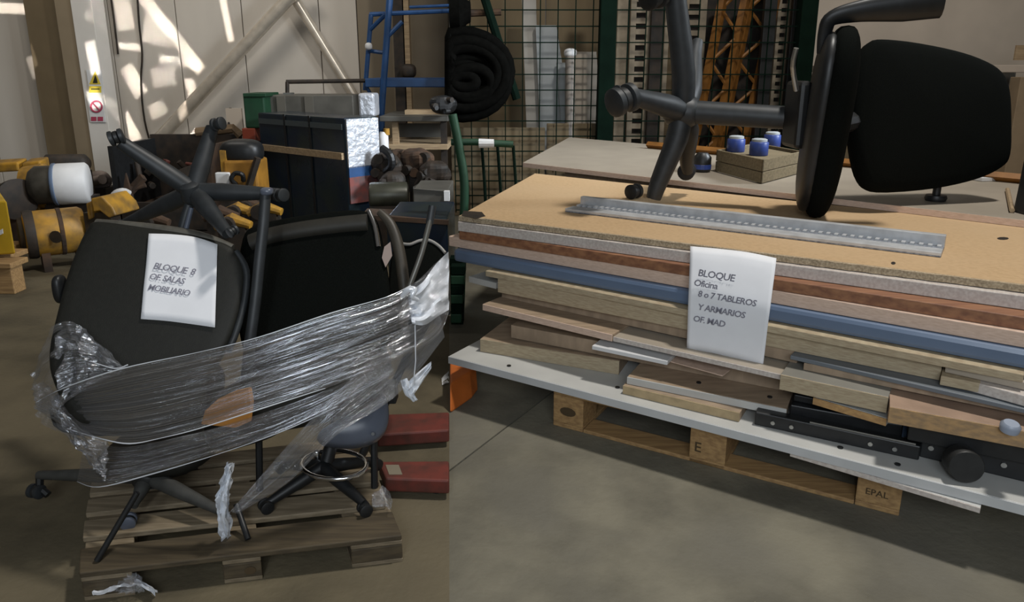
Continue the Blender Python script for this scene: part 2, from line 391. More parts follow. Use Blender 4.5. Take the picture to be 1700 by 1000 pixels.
# yellow machines by the wall
def compressor(label, cx, cy, rpx, Y, tilt, lenm, m1, m2):
    r_ = rpx*Y/F; c = D(cx, cy, Y); base = V((c.x, c.y, 0)); ax = V((.75,.55,.0)).normalized()
    t = thing('compressor', label, 'machine', base)
    a = c-ax*lenm/2
    build('tank', M().lathe(a, ax, [(-.02,r_*.55),(0,r_*.9),(.03,r_),(lenm-.03,r_),(lenm,r_*.9),(lenm+.02,r_*.5)], 28), m1, t, smooth=True)
    build('end_ring', M().lathe(a, ax, [(.0,r_*1.03),(.05,r_*1.06),(.07,r_*1.03)], 28), m2, t, smooth=True)
    build('end_cap', M().lathe(a, ax, [(-.05,r_*.3),(-.04,r_*.75),(-.01,r_*.8)], 24), m_dark, t, smooth=True)
    build('band', M().lathe(a, ax, [(lenm*.55,r_*1.0),(lenm*.56,r_*1.03),(lenm*.62,r_*1.03),(lenm*.63,r_)], 28), m_rust, t)
    for s_ in (-.3,.3):
        p = c+ax*lenm*s_; q = ax.cross(V((0,0,1)))
        build('foot', M().hexa([p+q*.12+V((0,0,-r_*.7)), p+q*.12+ax*.06+V((0,0,-r_*.7)), p-q*.12+ax*.06+V((0,0,-r_*.7)), p-q*.12+V((0,0,-r_*.7))],
              [V((v.x,v.y,0)) for v in (p+q*.16, p+q*.16+ax*.06, p-q*.16+ax*.06, p-q*.16)]), m_rust, t)
    return t, c, ax, r_
t, c, ax, r_ = compressor('yellow drum machine with dark round end, nearest on the left floor', 92, 385, 39, 5.85, 0, .42, m_yel, m_dark)
build('badge', M().cyl(c+V((.12,-r_*.98,.0)), c+V((.12,-r_*1.03,0)), .05, 16), m_dark, t)
t = thing('motor', 'grey domed motor with white cover on top of yellow machines', 'machine', D(95,310,6.5).xy.to_3d())
c = D(98,306,6.45); ax = V((.9,.35,.0)).normalized()
build('housing', M().lathe(c-ax*.22, ax, [(-.03,.05),(0,.13),(.05,.17),(.28,.17)], 26), mat('motor_grey', (.12,.11,.09), .35, .5, .4, 9), t, smooth=True)
build('white_cover', M().lathe(c-ax*.02, ax, [(0,.178),(.02,.185),(.24,.185),(.26,.165)], 26), m_white, t, smooth=True)
build('cover_rim', M().lathe(c-ax*.045, ax, [(0,.178),(.01,.19),(.03,.19),(.035,.178)], 26), m_bluelam, t, smooth=True)
build('stand', M().prism([V((c.x-.2,c.y+.06,c.z-.12)),V((c.x+.24,c.y+.06,c.z-.12)),V((c.x+.24,c.y+.2,c.z-.12)),V((c.x-.2,c.y+.2,c.z-.12))], (0,0,-(c.z-.12))), m_dark, t)
t = thing('pump', 'dusty yellow pump with dark wheel left of the domed motor', 'machine', D(40,330,6.4).xy.to_3d())
build('body', M().lathe(D(22,320,6.4)+V((-.05,.2,0)), V((1,.2,.1)), [(0,.1),(.05,.2),(.22,.21),(.28,.12)], 20), m_yel, t, smooth=True)
build('wheel', M().lathe(D(22,330,6.25), V((.9,-.45,0)), [(0,.06),(.02,.17),(.07,.18),(.09,.1)], 22), m_dark, t, smooth=True)
b = D(25,330,6.4); build('base_frame', M().aab(b.x-.3,b.x+.3,6.3,6.8,0,b.z-.15), m_rust, t, bevel=.02)
for k,(x0,x1,y) in enumerate([(-5,46,270),(52,82,268)]):
    a = D(x0,y,6.9); b2 = D(x1,y-3,6.9)
    build('hood', M().hexa([V((a.x,6.75,a.z)),V((b2.x,6.75,b2.z)),V((b2.x,6.9,b2.z+.03)),V((a.x,6.9,a.z+.03))],[V((a.x,6.75,a.z-.08)),V((b2.x,6.75,b2.z-.08)),V((b2.x,6.9,b2.z-.08)),V((a.x,6.9,a.z-.08))]), m_yel, t, bevel=.015)
build('housing', M().hexa([D(46,290,6.5),D(75,276,6.6),D(80,282,6.8),D(50,292,6.9)],[D(42,350,6.5),D(66,360,6.5),D(72,350,6.8),D(48,350,6.9)]), m_yel, t, bevel=.02)
t = thing('canister', 'dark canister lying behind the white motor cover', 'canister', V((D(110,272,7).x,7,0)))
c = D(110,272,7.0); build('body', M().lathe(c-V((.2,0,0)), V((1,.1,0)), [(0,.05),(.02,.09),(.36,.09),(.4,.05)], 18), m_dark, t, smooth=True)
build('support', M().aab(c.x-.18,c.x+.18,6.93,7.1,0,c.z-.07), m_dark, t)
t = thing('yellow_scoop', 'yellow curved scoop lying between drum machine and dark skip', 'scoop', V((D(165,345,6.2).x,6.2,0)))
build('blade', M().prism([D(x,y,5.75) for x,y in [(150,330),(168,326),(186,344),(192,358),(180,362),(165,350),(155,352)]], (.05,.3,0)), m_yel, t, bevel=.01)
build('arm', M().prism([D(x,y,5.78) for x,y in [(142,338),(152,334),(154,362),(146,366)]], (.04,.2,0)), m_yel, t, bevel=.01)
c = D(168,352,5.85); build('leg', M().aab(c.x-.12,c.x+.1,5.8,5.95,0,c.z), m_dark, t)
t = thing('hose_pile', 'pale hose and rags heaped at the foot of the white column', 'hose', V((D(165,300,7.6).x,7.6,0)))
build('coil', M().tube([D(145,296,7.5),D(168,291,7.5),D(178,302,7.6),D(160,308,7.5),D(148,303,7.5),D(170,298,7.4)], .05, 10, smooth=5), mat('rag_grey', (.25,.2,.17), .9, 0, .3, 12), t, smooth=True)
c = D(160,312,7.5); build('pile', M().aab(c.x-.16,c.x+.12,7.45,7.7,0,c.z), m_dark, t)
# yellow crate at the frame edge on its little pallet
t = thing('yellow_crate', 'bright yellow steel crate at the left frame edge', 'crate', V((D(0,430,5.2).x,5.2,.14)))
build('body', M().hexa([D(-60,336,5.2),D(11,334,5.2),D(11,334,5.2)+V((-.40,.5,0)),D(-60,336,5.2)+V((-.2,.5,0))],[D(-60,428,5.2),D(26,422,5.2),D(26,422,5.2)+V((-.40,.5,0)),D(-60,428,5.2)+V((-.2,.5,0))]), m_yelbright, t, bevel=.012)
build('label_patch', M().prism([D(x,y,5.19) for x,y in [(-4,385),(4,380),(5,388),(-3,392)]], (0,.004,0)), m_white, t)
t = thing('small_pallet', 'small worn pallet under the bright yellow crate', 'pallet', V((D(0,450,5.1).x,5.1,0)))
z0 = D(10,432,5.15).z
for k in range(3):
    yy = 5.05+k*.26; build('plank', M().aab(-4.4, D(32,432,5.15).x-k*.17, yy, yy+.2, z0-.04, z0), m_palnew, t, bevel=.006)
for y_ in (5.07,5.6):
    for x_ in (D(30,432,5.15).x-.13-(y_-5.07)*.75, D(30,432,5.15).x-.75): build('block', M().aab(x_, x_+.12, y_, y_+.13, 0, z0-.04), m_palnew, t, bevel=.006)

# dark skip with scrap
t = thing('scrap_skip', 'open dark steel skip full of scrap behind the upturned base', 'container', V((D(270,380,7).x,7.3,0)))
a, b = D(178,243,7.0), D(346,243,7.0)
zt = a.z; xl, xr = a.x, b.x
build('side', M().aab(xl, xl+.05, 7.0, 7.9, .05, zt), m_black, t)
build('back_wall', M().aab(xl, xr, 7.85, 7.9, .05, zt+.04), m_dark, t)
build('side', M().aab(xr-.05, xr, 7.0, 7.9, .05, zt), m_rust, t)
build('front_wall', M().aab(xl, xr, 7.0, 7.05, .05, zt-.55), m_dark, t)
build('bottom', M().aab(xl, xr, 7.0, 7.9, 0, .06), m_dark, t)
build('rim', M().tube([V((xl+.5,7.87,zt+.06)), V((xl+.9,7.87,zt+.10)), V((xr,7.87,zt+.02))], .05, 8), wood('rim_wood', (.20,.13,.07), (.12,.08,.04)), t)
mb = M().aab(xl+.06,xr-.06,7.06,7.84,.07,zt-.62)
build('scrap_fill', mb, m_rust, t)
build('gusset', M().prism([D(200,350,6.98),D(220,330,6.98),D(208,288,6.98)], (0,.03,0)), m_rust, t)
CN = {m_rust.name:'rusty brown', m_dark.name:'blackish', m_red.name:'red', m_greymet.name:'grey metal'}
used_ = {}
def slab_(k, px, py, mm):
    w_ = f"{CN[mm.name]} {'rod' if k%2 else 'slab'} {'top' if py<295 else 'midway' if py<325 else 'low'} in the dark skip, " + ('by its left wall' if px<240 else 'left of the star base hub' if px<290 else 'behind the star base hub' if px<335 else 'by its right wall')
    used_[w_] = used_.get(w_,0)+1
    return w_ if used_[w_]==1 else w_+' and '+{2:'deeper down',3:'deepest down'}.get(used_[w_],'last')
for k in range(20):
    px, py = random.uniform(200,372), random.uniform(264,352)
    c = D(px, py, random.uniform(7.12,7.7)); L = random.uniform(.08,.3)
    ax = V((random.uniform(-1,1), random.uniform(-.4,.4), random.uniform(-.7,.7))).normalized()
    mm = random.choice([m_rust, m_dark, m_rust, m_dark, m_red, m_greymet])
    if k%2: mb = M().tube([c-ax*L/2, c+ax*L/2], random.uniform(.015,.04), 8)
    else:
        u = ax*L/2; v_ = ax.orthogonal().normalized()*random.uniform(.02,.07); mb = M().box(c, u, v_, u.cross(v_).normalized()*random.uniform(.015,.05))
    build('scrap_piece', mb, mm, label=slab_(k,px,py,mm), cat='scrap', group='scrap heaped in the dark skip', bevel=.005)
build('elbow_pipe', M().tube([D(181,420,6.9),D(183,345,6.93),D(190,324,6.92),D(204,318,6.92),D(214,322,6.96)], .035, 10, smooth=4), m_white, label='white bent plastic elbow pipe at the skip edge', cat='pipe', smooth=True)
build('cardboard_roll', M().tube([D(374,265,8.0),D(383,180,8.3)], .02, 6), m_dark, label='thin dark bar leaning on the wall by the green bin', cat='bar')

# orange jack / generator
t = thing('orange_generator', 'orange boxed generator with black handle between skip and blue crate', 'machine', V((D(395,310,6.2).x,6.2,0)))
build('housing', pbox(372,267,428,330,6.2,.3), mat('amber_paint', (.34,.16,.02), .55, 0, .3, 9), t, bevel=.02)
build('control_panel', pbox(357,287,380,308,6.15,.05), m_white, t, bevel=.01)
build('handle', M().tube([D(392,306,6.17),D(384,298,6.13),D(390,288,6.13),D(402,290,6.13),D(404,300,6.17)], .02, 8, smooth=4), m_black, t)
build('top_tank', M().ellipsoid(D(402,252,6.36), (.18,0,0), (0,.14,0), (0,0,.11), .7), m_black, t, smooth=True)
build('post', pbox(366,250,376,290,6.22,.05), m_yel, t)
build('bar', M().tube([D(410,320,6.17),D(428,262,6.17)], .03, 8), m_dark, t)
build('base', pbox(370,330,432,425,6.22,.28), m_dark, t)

# big wrapped crate
t = thing('wrapped_crate', 'large navy crate wrapped in film with a bright foil end', 'crate', V((D(520,380,6.6).x,6.9,0)))
A = D(428,196,7.35); B = D(571,196,6.5); C_ = D(627,196,6.76); zt = B.z
A, B, C_ = [V((p.x,p.y,zt)) for p in (A,B,C_)]
Dd = A+(C_-B)
zb = .02
build('body', M().hexa([A,B,C_,Dd], [V((p.x,p.y,zb)) for p in (A,B,C_,Dd)]), m_navy, t, bevel=.015)
def face(a, b, u0, u1, v0, v1, th, name, m, out, bevel=0):
    p = lambda u, v: a.lerp(b, u)+V((0,0,-(zt-zb)*v))
    o_ = V(out); build(name, M().prism([p(u0,v0)+o_*th, p(u1,v0)+o_*th, p(u1,v1)+o_*th, p(u0,v1)+o_*th], -o_*(th-.002)), m, t, bevel=bevel)
nf = (B-A).cross(V((0,0,1))).normalized(); nf = nf if nf.dot(CAMP-A) > 0 else -nf
ns = (C_-B).cross(V((0,0,1))).normalized(); ns = ns if ns.dot(CAMP-B) > 0 else -ns
hpx = lambda y: (y-196)/ (115+F*1.6/6.5-196+18)
face(A,B,.02,.98,hpx(258),hpx(270),.03,'strap_board',m_tanw,nf)
face(A,B,.02,.98,hpx(207),hpx(217),.012,'upper_strip',mat('film_grey', (.06,.075,.08), .3),nf)
for u in (.33,.62): face(A,B,u,u+.02,0,.9,.012,'seam_strip',m_black,nf)
face(B,C_,.03,.97,.01,hpx(285),.02,'foil_sheet',m_foil,ns)
face(B,C_,.03,.97,hpx(283),hpx(302),.02,'blue_strip',m_blue,ns)
face(B,C_,.03,.97,hpx(302),hpx(350),.02,'red_panel',mat('dull_red', (.22,.06,.05), .6, 0, .5, 14, col2=(.1,.06,.06)),ns)
build('foil_parcel', pbox(595,155,622,194,6.9,.25), m_foil, label='small foil wrapped parcel on top of the navy crate', cat='parcel', bevel=.02)
t = thing('grey_cabinet', 'flat grey metal cabinet behind the navy wrapped crate', 'cabinet', V((D(515,190,7.8).x,7.8,0)))
build('body', pbox(440,158,592,380,7.8,.5), m_greymet, t, bevel=.01)
for x in (462,508): build('rib', pbox(x,160,x+14,250,7.78,.03), mat('rib_metal', (.12,.11,.09), .6, .2), t)
t = thing('stacking_bin', 'dark green plastic bin standing above a red bin', 'bin', V((D(422,180,7.6).x,7.6,D(420,213,7.6).z)))
build('body', pbox(405,156,440,213,7.6,.4), m_green, t, bevel=.015); build('lip', pbox(403,155,441,161,7.58,.43), m_green, t, bevel=.006)
t = thing('stacking_bin', 'red plastic bin under the dark green bin', 'bin', V((D(412,225,7.6).x,7.6,0)))
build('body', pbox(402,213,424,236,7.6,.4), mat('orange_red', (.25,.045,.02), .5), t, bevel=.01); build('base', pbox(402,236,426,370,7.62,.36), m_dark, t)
build('panel_board', M().aab(D(380,240,8.2).x, D(406,240,8.2).x, 8.2, 8.23, 0, D(390,180,8.2).z), m_wall_r, label='beige board propped on the wall behind the green bin', cat='board')

# blue steel platform ladder and rails
t = thing('platform_ladder', 'blue tubular platform ladder standing against the back wall', 'ladder', V((D(680,380,8.2).x,8.2,0)))
def bar(par, a, b, Ya, Yb, r, m=m_blue, name='tube'): build(name, M().tube([D(*a,Ya), D(*b,Yb)], r, 8), m, par)
bar(t,(616,24),(606,150),8.2,8.2,.026); bar(t,(647,-5),(633,190),8.0,8.0,.036); bar(t,(606,140),(640,200),8.2,8.2,.02)
bar(t,(614,24),(746,18),8.2,8.2,.024); bar(t,(614,50),(640,24),8.2,8.1,.024); bar(t,(642,62),(668,36),8.0,8.0,.024); bar(t,(610,84),(640,88),8.2,8.1,.022,name='rung')
bar(t,(680,12),(746,9),8.4,8.4,.016); bar(t,(634,190),(632,300),8.0,8.0,.034,name='leg')
build('leg', M().tube([D(632,300,8.0), V((D(632,300,8.0).x,8,0))], .034, 8), m_blue, t)
build('platform', pbox(606,130,746,145,8.0,.8), m_blue, t, bevel=.01)
build('knob', M().ellipsoid(D(612,77,8.15), (.04,0,0),(0,.04,0),(0,0,.04),1), m_white, t, smooth=True)
t = thing('guard_rail', 'thin dark guard rail running behind the foil parcel', 'rail', D(477,157,7.98))
bar(t,(475,136),(608,134),7.98,8.1,.022,m_dark,'top_rail'); bar(t,(477,136),(477,157),7.98,7.98,.022,m_dark,'post')
build('foot', pbox(470,154,484,158,7.93,.1), m_lid, t)
for k,(x0,x1,xb0,xb1,m,l) in enumerate([(664,682,658,674,m_dark,'dark steel post behind the blue ladder'),(690,698,676,684,m_tanw,'thin tan post right of the dark post')]):
    a0,a1,b0,b1 = D(x0,-20,9.6),D(x1,-20,9.6),D(xb0,190,9.6),D(xb1,190,9.6)
    d0,d1 = V((b0.x,9.6,0)),V((b1.x,9.6,0))
    build('steel_post', M().add([V((b0.x,9.6,6)),V((b1.x,9.6,6)),V((b1.x,9.75,6)),V((b0.x,9.75,6)),d0,d1,d1+V((0,.15,0)),d0+V((0,.15,0))],[(0,1,2,3),(7,6,5,4),(0,4,5,1),(1,5,6,2),(2,6,7,3),(3,7,4,0)]), m, label=l, cat='post')
build('pulley', M().ellipsoid(D(678,118,9.52),(.1,0,0),(0,.085,0),(0,0,.09),.8), m_dark, label='dark pulley block hanging on the steel post', cat='pulley', smooth=True)
# timber racks and engine parts under the ladder
t = thing('timber_rack', 'low wooden rack holding engine parts under the blue ladder', 'rack', V((D(690,350,7.4).x,7.5,0)))
for y,d in ((193,.9),(240,.95)): build('shelf_board', pbox(630,y,744,y+9,7.2,d), m_greymet if y==193 else m_tanw, t, bevel=.006)
for x in (657,737): build('post', M().aab(D(x,240,7.25).x-.03, D(x,240,7.25).x+.03, 7.25, 7.31, 0, D(x,196,7.25).z), m_tanw if x<700 else m_dark, t)
build('panel', pbox(660,205,740,238,8.0,.03), m_greymet, t)
build('cleat', pbox(672,183,736,194,7.5,.2), m_tanw, t)
def lump(label, px, py, Y, r, m, seed, drop=True):
    r *= .85; c = D(px,py,Y); tt = thing('engine_part', label, 'engine', V((c.x,c.y,0)))
    mb = M().ellipsoid(c,(r,0,0),(0,r*.8,0),(0,0,r*.75),.8,22,14)
    mb.v = [c+(p-c)*(1+.25*mn.noise(p*9+V((seed,0,0)))) for p in mb.v]
    build('casting', mb, m, tt)
    for k in range(4):
        a = random.uniform(0,6.28); q = c+V((math.cos(a)*r*.7,-r*.5,math.sin(a)*r*.6)); build('flange', M().cyl(q, q+V((random.uniform(-.04,.04),-r*.35,0)), r*random.uniform(.18,.32), 14), m if k%2 else m_dark, tt)
    if drop and c.z-r*.7 > .02: build('stand', M().aab(c.x-r*.5,c.x+r*.5,c.y-r*.3,c.y+r*.4,0,c.z-r*.5), m_dark, tt)
lump('dark gearbox casting beside the foil crate end', 642, 275, 6.7, .17, m_dark, 1)
lump('rusty gearbox casting under the rack shelf', 665, 265, 6.9, .15, m_rust, 2)
lump('brown engine block at the rack centre', 693, 268, 6.8, .18, m_rust, 3)
lump('dark engine block low in the rack, right side', 722, 285, 6.6, .16, m_dark, 4)
lump('black motor casting above the grey box', 736, 175, 7.1, .14, m_black, 5, False)
lump('brown casting low beside the drum', 650, 300, 6.5, .13, m_dark, 6)
t = thing('oil_drum', 'dark olive drum lying beside the red crate end', 'drum', V((D(645,325,6.2).x,6.2,0)))
c = D(645,325,6.2); build('body', M().lathe(c-V((.17,0,0)), V((1,.15,0)), [(0,.07),(.01,.11),(.03,.115),(.31,.115),(.33,.11),(.34,.07)], 22), mat('olive', (.05,.05,.035), .4, .2, .3, 8), t, smooth=True)
build('cradle', M().aab(c.x-.15,c.x+.15,6.1,6.3,0,c.z-.08), m_dark, t)
t = thing('white_canister', 'white and yellow canister standing on the rack shelf', 'canister', D(638,245,6.95))
build('body', M().lathe(D(637,247,6.95), V((0,0,1)), [(0,.05),(.13,.05),(.16,.03)], 16), m_white, t, smooth=True); build('cap', M().lathe(D(642,224,6.95), V((0,0,1)), [(0,.03),(.06,.03)], 14), m_yel, t)
c = D(637,247,6.95); build('stand', M().aab(c.x-.06,c.x+.06,6.9,7.0,0,c.z), m_dark, t)
build('black_hose', M().tube([D(634,246,6.6),D(648,258,6.55),D(650,275,6.55),D(640,285,6.6)], .035, 8, smooth=4), m_black, label='short black hose hanging by the foil end', cat='hose')
t = thing('steel_box', 'grey steel box with pale lid right of the drum', 'box', V((D(720,330,5.6).x,5.7,0)))
build('body', pbox(688,315,746,462,5.6,.5), m_greymet, t, bevel=.008); build('lid', M().hexa([D(686,310,5.85),D(746,302,6.1),D(746,302,6.1)+V((0,0,0))+V((0,.02,0)),D(700,302,6.2)],[D(686,314,5.58),D(746,318,5.58),D(746,316,6.1),D(700,312,6.2)]), m_lid, t)
build('cap', pbox(737,318,746,334,5.55,.05), m_white, t)
t = thing('navy_crate', 'dark navy crate behind the right wrapped chair', 'crate', V((D(690,380,4.6).x,4.7,0)))
build('body', pbox(645,362,745,546,4.6,.6), m_navy, t, bevel=.01)
build('top_board', M().hexa([D(610,346,5.2),D(745,352,5.2),D(745,366,4.55),D(600,357,4.55)],[p-V((0,0,.03)) for p in (D(610,346,5.2),D(745,352,5.2),D(745,366,4.55),D(600,357,4.55))]), m_rust, t)
# scrap along the floor behind the chairs
for k,(x,y,Y,m,l) in enumerate([(395,352,5.6,m_yel,'yellow'),(415,345,5.7,m_rust,'rusty'),(365,358,5.5,m_rust,'brown'),(438,350,5.6,m_yel,'ochre'),(250,368,5.4,m_rust,'reddish'),(385,372,5.2,m_yel,'dusty yellow')]):
    c = D(x,y,Y); tt = thing('machine_part', l+' machine part behind the upturned chair base, '+['by the caster','left of the crate','nearest the skip','under the crate','inside the skip front','low by the gas lift'][k], 'machine part', V((c.x,c.y,0)))
    build('arm', M().tube([c-V((.13,0,.02)), c+V((0,.02,.03)), c+V((.14,0,-.01))], [.035,.05,.03], 10), m, tt)
    build('flange', M().cyl(c+V((-.02,-.08,0)), c+V((-.02,.0,0)), .06, 14), m_dark, tt)
    build('stand', M().aab(c.x-.1,c.x+.1,Y-.02,Y+.1,0,c.z-.02), m_dark, tt)

# ------------------------------------------------------------------ left pallet
def quadboard(name, px, z, th, m, par, bevel=.004, **k):
    a = [G(x,y,z) for x,y in px]; return build(name, M().hexa(a, [p-V((0,0,th)) for p in a]), m, par, bevel=bevel, **k)
t = thing('wooden_pallet', 'weathered wooden pallet under the wrapped chairs', 'pallet', G(400,900,0))
ZP = .105
for q in [[(131,952),(667,889),(651,849),(133,911)], [(137,893),(640,838),(630,808),(140,864)], [(142,853),(630,800),(620,778),(146,829)], [(148,820),(622,768),(612,748),(152,800)], [(153,792),(612,742),(604,724),(157,776)]]:
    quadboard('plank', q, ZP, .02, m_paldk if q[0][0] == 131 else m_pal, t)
for x0,x1 in ((0,.16),(.44,.56),(.84,1)):
    L = lambda u, q0, q1: (q0[0]+(q1[0]-q0[0])*u, q0[1]+(q1[1]-q0[1])*u)
    fr = [L(x0,(131,952),(667,889)), L(x1,(131,952),(667,889)), L(x1,(157,776),(604,724)), L(x0,(157,776),(604,724))]
    a = [G(*p,ZP) for p in fr]; a = [p-V((0,0,.0205)) for p in a]
    a[0].y += .004; a[1].y += .004
    build('stringer', M().hexa(a,[p-V((0,0,.016)) for p in a]), m_pal, t, bevel=.003)
    for v0,v1 in ((.0,.2),(.42,.56),(.8,1)):
        f0, f1 = a[0].lerp(a[3],v0), a[1].lerp(a[3] if 0 else a[2],v0); g0, g1 = a[0].lerp(a[3],v1), a[1].lerp(a[2],v1)
        tp = [p-V((0,0,.0165)) for p in (f0,f1,g1,g0)]
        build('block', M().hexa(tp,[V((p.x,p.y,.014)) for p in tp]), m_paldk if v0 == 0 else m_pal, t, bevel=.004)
    bt = [V((p.x,p.y,.0135)) for p in a]
    build('runner', M().hexa(bt,[V((p.x,p.y,0)) for p in bt]), m_pal, t, bevel=.002)
a, b = G(131,952,ZP), G(667,889,ZP)
ud = (b-a).normalized(); wd = V((-ud.y,ud.x,0))
p = a.lerp(b,.505)+wd*.002; build('stamp', M().prism([V((p.x,p.y,0))+ud*(.018*math.cos(k*.52))+V((0,0,.04+.014*math.sin(k*.52)))-wd*.002 for k in range(12)], wd*.001), m_stamp, t)
# red pallet truck forks
t = thing('pallet_truck', 'red pallet truck forks pushed under the chair pallet', 'pallet truck', G(700,750,0))
for (q, zz) in (([(626,722),(745.5,714),(745.5,684),(632,688)],.085), ([(640,794),(745.5,798),(745.5,765),(628,766)],.085)):
    a = [G(x,y,zz) for x,y in q]
    f = build('fork', M().hexa(a,[p-V((0,0,.06)) for p in a]), m_red, t, bevel=.008)
    rc = a[1].lerp(a[2],.5)-V((.05,0,0)); build('roller', M().cyl(V((rc.x,rc.y-.03,.028)),V((rc.x,rc.y+.03,.028)),.028,16), m_black, t)
q = [G(x,y,.0865) for x,y in [(640,772),(662,772),(668,788),(646,788)]]; build('fork_slot', M().prism(q,(0,0,-.004)), mat('slot_concrete', (.2,.17,.12), .9), t)

# ------------------------------------------------------------------ chairs on the left pallet
def caster(par, pos, axis, r, m=m_black, stem=None):
    pos, axis = V(pos), V(axis).normalized()
    h = build('caster', M().lathe(pos-axis*r*.28, axis, [(0,r*.75),(r*.08,r*.85),(r*.48,r*.85),(r*.56,r*.75)], 18), m_greyblack, par, smooth=True)
    for s_ in (-1,1): build('wheel', M().lathe(pos+axis*(s_*r*.62)-axis*r*.3, axis, [(0,r*.8),(r*.1,r),(r*.5,r),(r*.6,r*.8)], 20), m, h, smooth=True)
    return h
def leg(par, pts, radii, m=m_slate, flat=1.0, name='leg'): return build(name, M().tube(pts, radii, 12, smooth=3, flat=flat), m, par, smooth=True)

# swivel chair A, upside down, front panel carries the note
plA = Plane(D(150,375,2.50), D(400,420,2.50), D(120,620,2.22))
tA = thing('swivel_chair', 'upside-down swivel chair with star base up and note on its black back', 'chair', G(300,880,ZP))
o1 = [(148,380),(165,369),(250,379),(330,392),(388,412),(408,445),(406,490),(392,545),(372,590),(345,640),(330,690),(220,715),(130,700),(92,640),(84,585),(100,510),(112,465),(130,415)]
build('backrest', M().pad([plA.at(x,y) for x,y in o1], plA.n, .05, .004), m_vinyl, tA, smooth=True)
e1 = [(160,372),(250,381),(330,394),(386,413)]
build('highlight_roll', M().tube([plA.at(x,y,-.005) for x,y in e1], [.018,.022,.022,.016], 10, smooth=4), mat('highlight_vinyl', (.10,.095,.08), .45, 0, .4, 20), tA, smooth=True)  # highlight along the cushion's top edge put into a lighter roll
build('side_trim', M().tube([plA.at(x,y,.01) for x,y in [(392,418),(409,450),(406,500),(392,552),(378,585)]], .012, 8, smooth=4), m_slate, tA, smooth=True)
build('arm_pad', M().ellipsoid(plA.at(100,480,-.02), (.018,0,0), (0,.03,0), (0,0,.05), .7), m_black, tA, smooth=True)
hub = D(322,318,2.62)
build('hub', M().lathe(hub+V((-.005,-.03,.035)), V((.08,.25,-1)), [(0,.02),(.01,.034),(.06,.036),(.075,.026)], 18), m_slate, tA, smooth=True)
for (tip, Yt, wd_) in (((200,236),2.55,.03), ((352,212),2.75,.03), ((462,322),2.6,.027), ((378,388),2.42,.026), ((205,372),2.85,.024)):
    tp = D(*tip,Yt); d = tp-hub
    leg(tA, [hub, hub+d*.35, hub+d*.8, tp], [.032,.034,wd_*.9,wd_*.75])
for (p,Y,ax,r) in (((193,228),2.52,(1,.4,.3),.026), ((362,206),2.73,(1,-.3,.2),.024), ((466,324),2.58,(.8,-.6,.1),.024), ((386,384),2.4,(.5,.7,.3),.018), ((196,374),2.86,(.4,.8,.2),.02)):
    caster(tA, D(*p,Y), ax, r, m_slate)
build('gas_lift', M().tube([hub, D(310,352,2.60), D(298,395,2.58)], [.017,.017,.016], 14), m_slate, tA, smooth=True)
build('piston', M().tube([D(318,345,2.56), D(306,392,2.54)], .009, 12), m_blueplast, tA, smooth=True)
build('seat', M().ellipsoid(D(235,655,2.42), (.27,.02,.0), (0,.19,.02), (0,0,.085), .6), m_vinyl, tA, smooth=True)
# paper A
plp = Plane(plA.at(150,375,.036), plA.at(400,420,.036), plA.at(120,620,.036))
rows = ribbon([plp.at(x,y) for x,y in [(247,388),(285,389),(325,394),(361,406)]], [plp.at(x,y) for x,y in [(234,530),(275,533),(315,538),(357,544)]], 14, 12)
tp = thing('paper_note', 'white handwritten note taped to the upturned chair back', 'note', plp.at(300,470))
mb = M().sheet(rows, .003, 3, 2, plp.n, .2, 2); sh = build('sheet', mb, m_paper, tp, smooth=True)
s_ = sh.modifiers.new('thick','SOLIDIFY'); s_.thickness = .0006
uA = (plp.at(357,480)-plp.at(240,462)).normalized(); vA = (plp.at(240,420)-plp.at(235,520)); vA = (vA-uA*vA.dot(uA)).normalized()
k = (plp.at(361,406)-plp.at(247,388)).length/114
for (body,x,y,sz) in (('BLOQUE  8',253,446,15.5),('OF. SALAS',246,463,14.5),('MOBILIARIO',244,481,14)):
    text(body, sz*k, plp.at(x,y,.0045), uA, vA, m_ink, tp, spread=.86)

# visitor chair B
tB = thing('visitor_chair', 'black visitor chair with padded back behind the noted chair', 'chair', G(520,850,ZP))
plB = Plane(D(420,375,2.72), D(620,355,2.72), D(520,600,2.45))
o2 = [(404,400),(425,376),(480,363),(560,352),(608,352),(628,372),(640,430),(650,500),(645,570),(600,640),(520,660),(440,650),(402,570),(396,480)]
build('backrest', M().pad([plB.at(x,y) for x,y in o2], plB.n, .06, .012), m_fabric, tB, smooth=True)
build('top_rail', M().tube([plB.at(x,y,.016) for x,y in [(418,404),(450,393),(500,383),(560,375),(612,370)]], .044, 12, smooth=4, flat=.8), mat('sheen_black', (.026,.024,.018), .6, 0, .35, 14), tB, smooth=True)  # added band, grey sheen of the back put into its colour
build('frame_tube', M().tube([D(441,316,2.5),D(438,365,2.46),D(431,430,2.42),(D(424,500,2.38)),D(414,575,2.34),D(405,660,2.32)], .019, 12, smooth=3), m_slate, tB, smooth=True)
build('tube_cap', M().ellipsoid(D(443,318,2.49),(.022,0,0),(0,.022,0),(0,0,.014),.8), m_blueplast, tB, smooth=True)
build('frame_tube', M().tube([plB.at(x,y,.03) for x,y in [(612,350),(622,375),(628,410)]], .009, 10, smooth=3), m_chrome, tB, smooth=True)
build('armrest', M().tube([plB.at(x,y,.02) for x,y in [(630,352),(648,372),(660,405),(668,450),(672,500),(668,540)]], [.014,.02,.022,.022,.02,.02], 10, smooth=4), mat('arm_brown', (.05,.042,.03), .5, 0, .3, 12), tB, smooth=True)
build('tag', M().prism([plB.at(x,y,.034) for x,y in [(638,410),(648,402),(651,425),(640,444),(634,428)]], (0,.002,0)), mat('dull_paper', (.32,.25,.22), .8), tB)
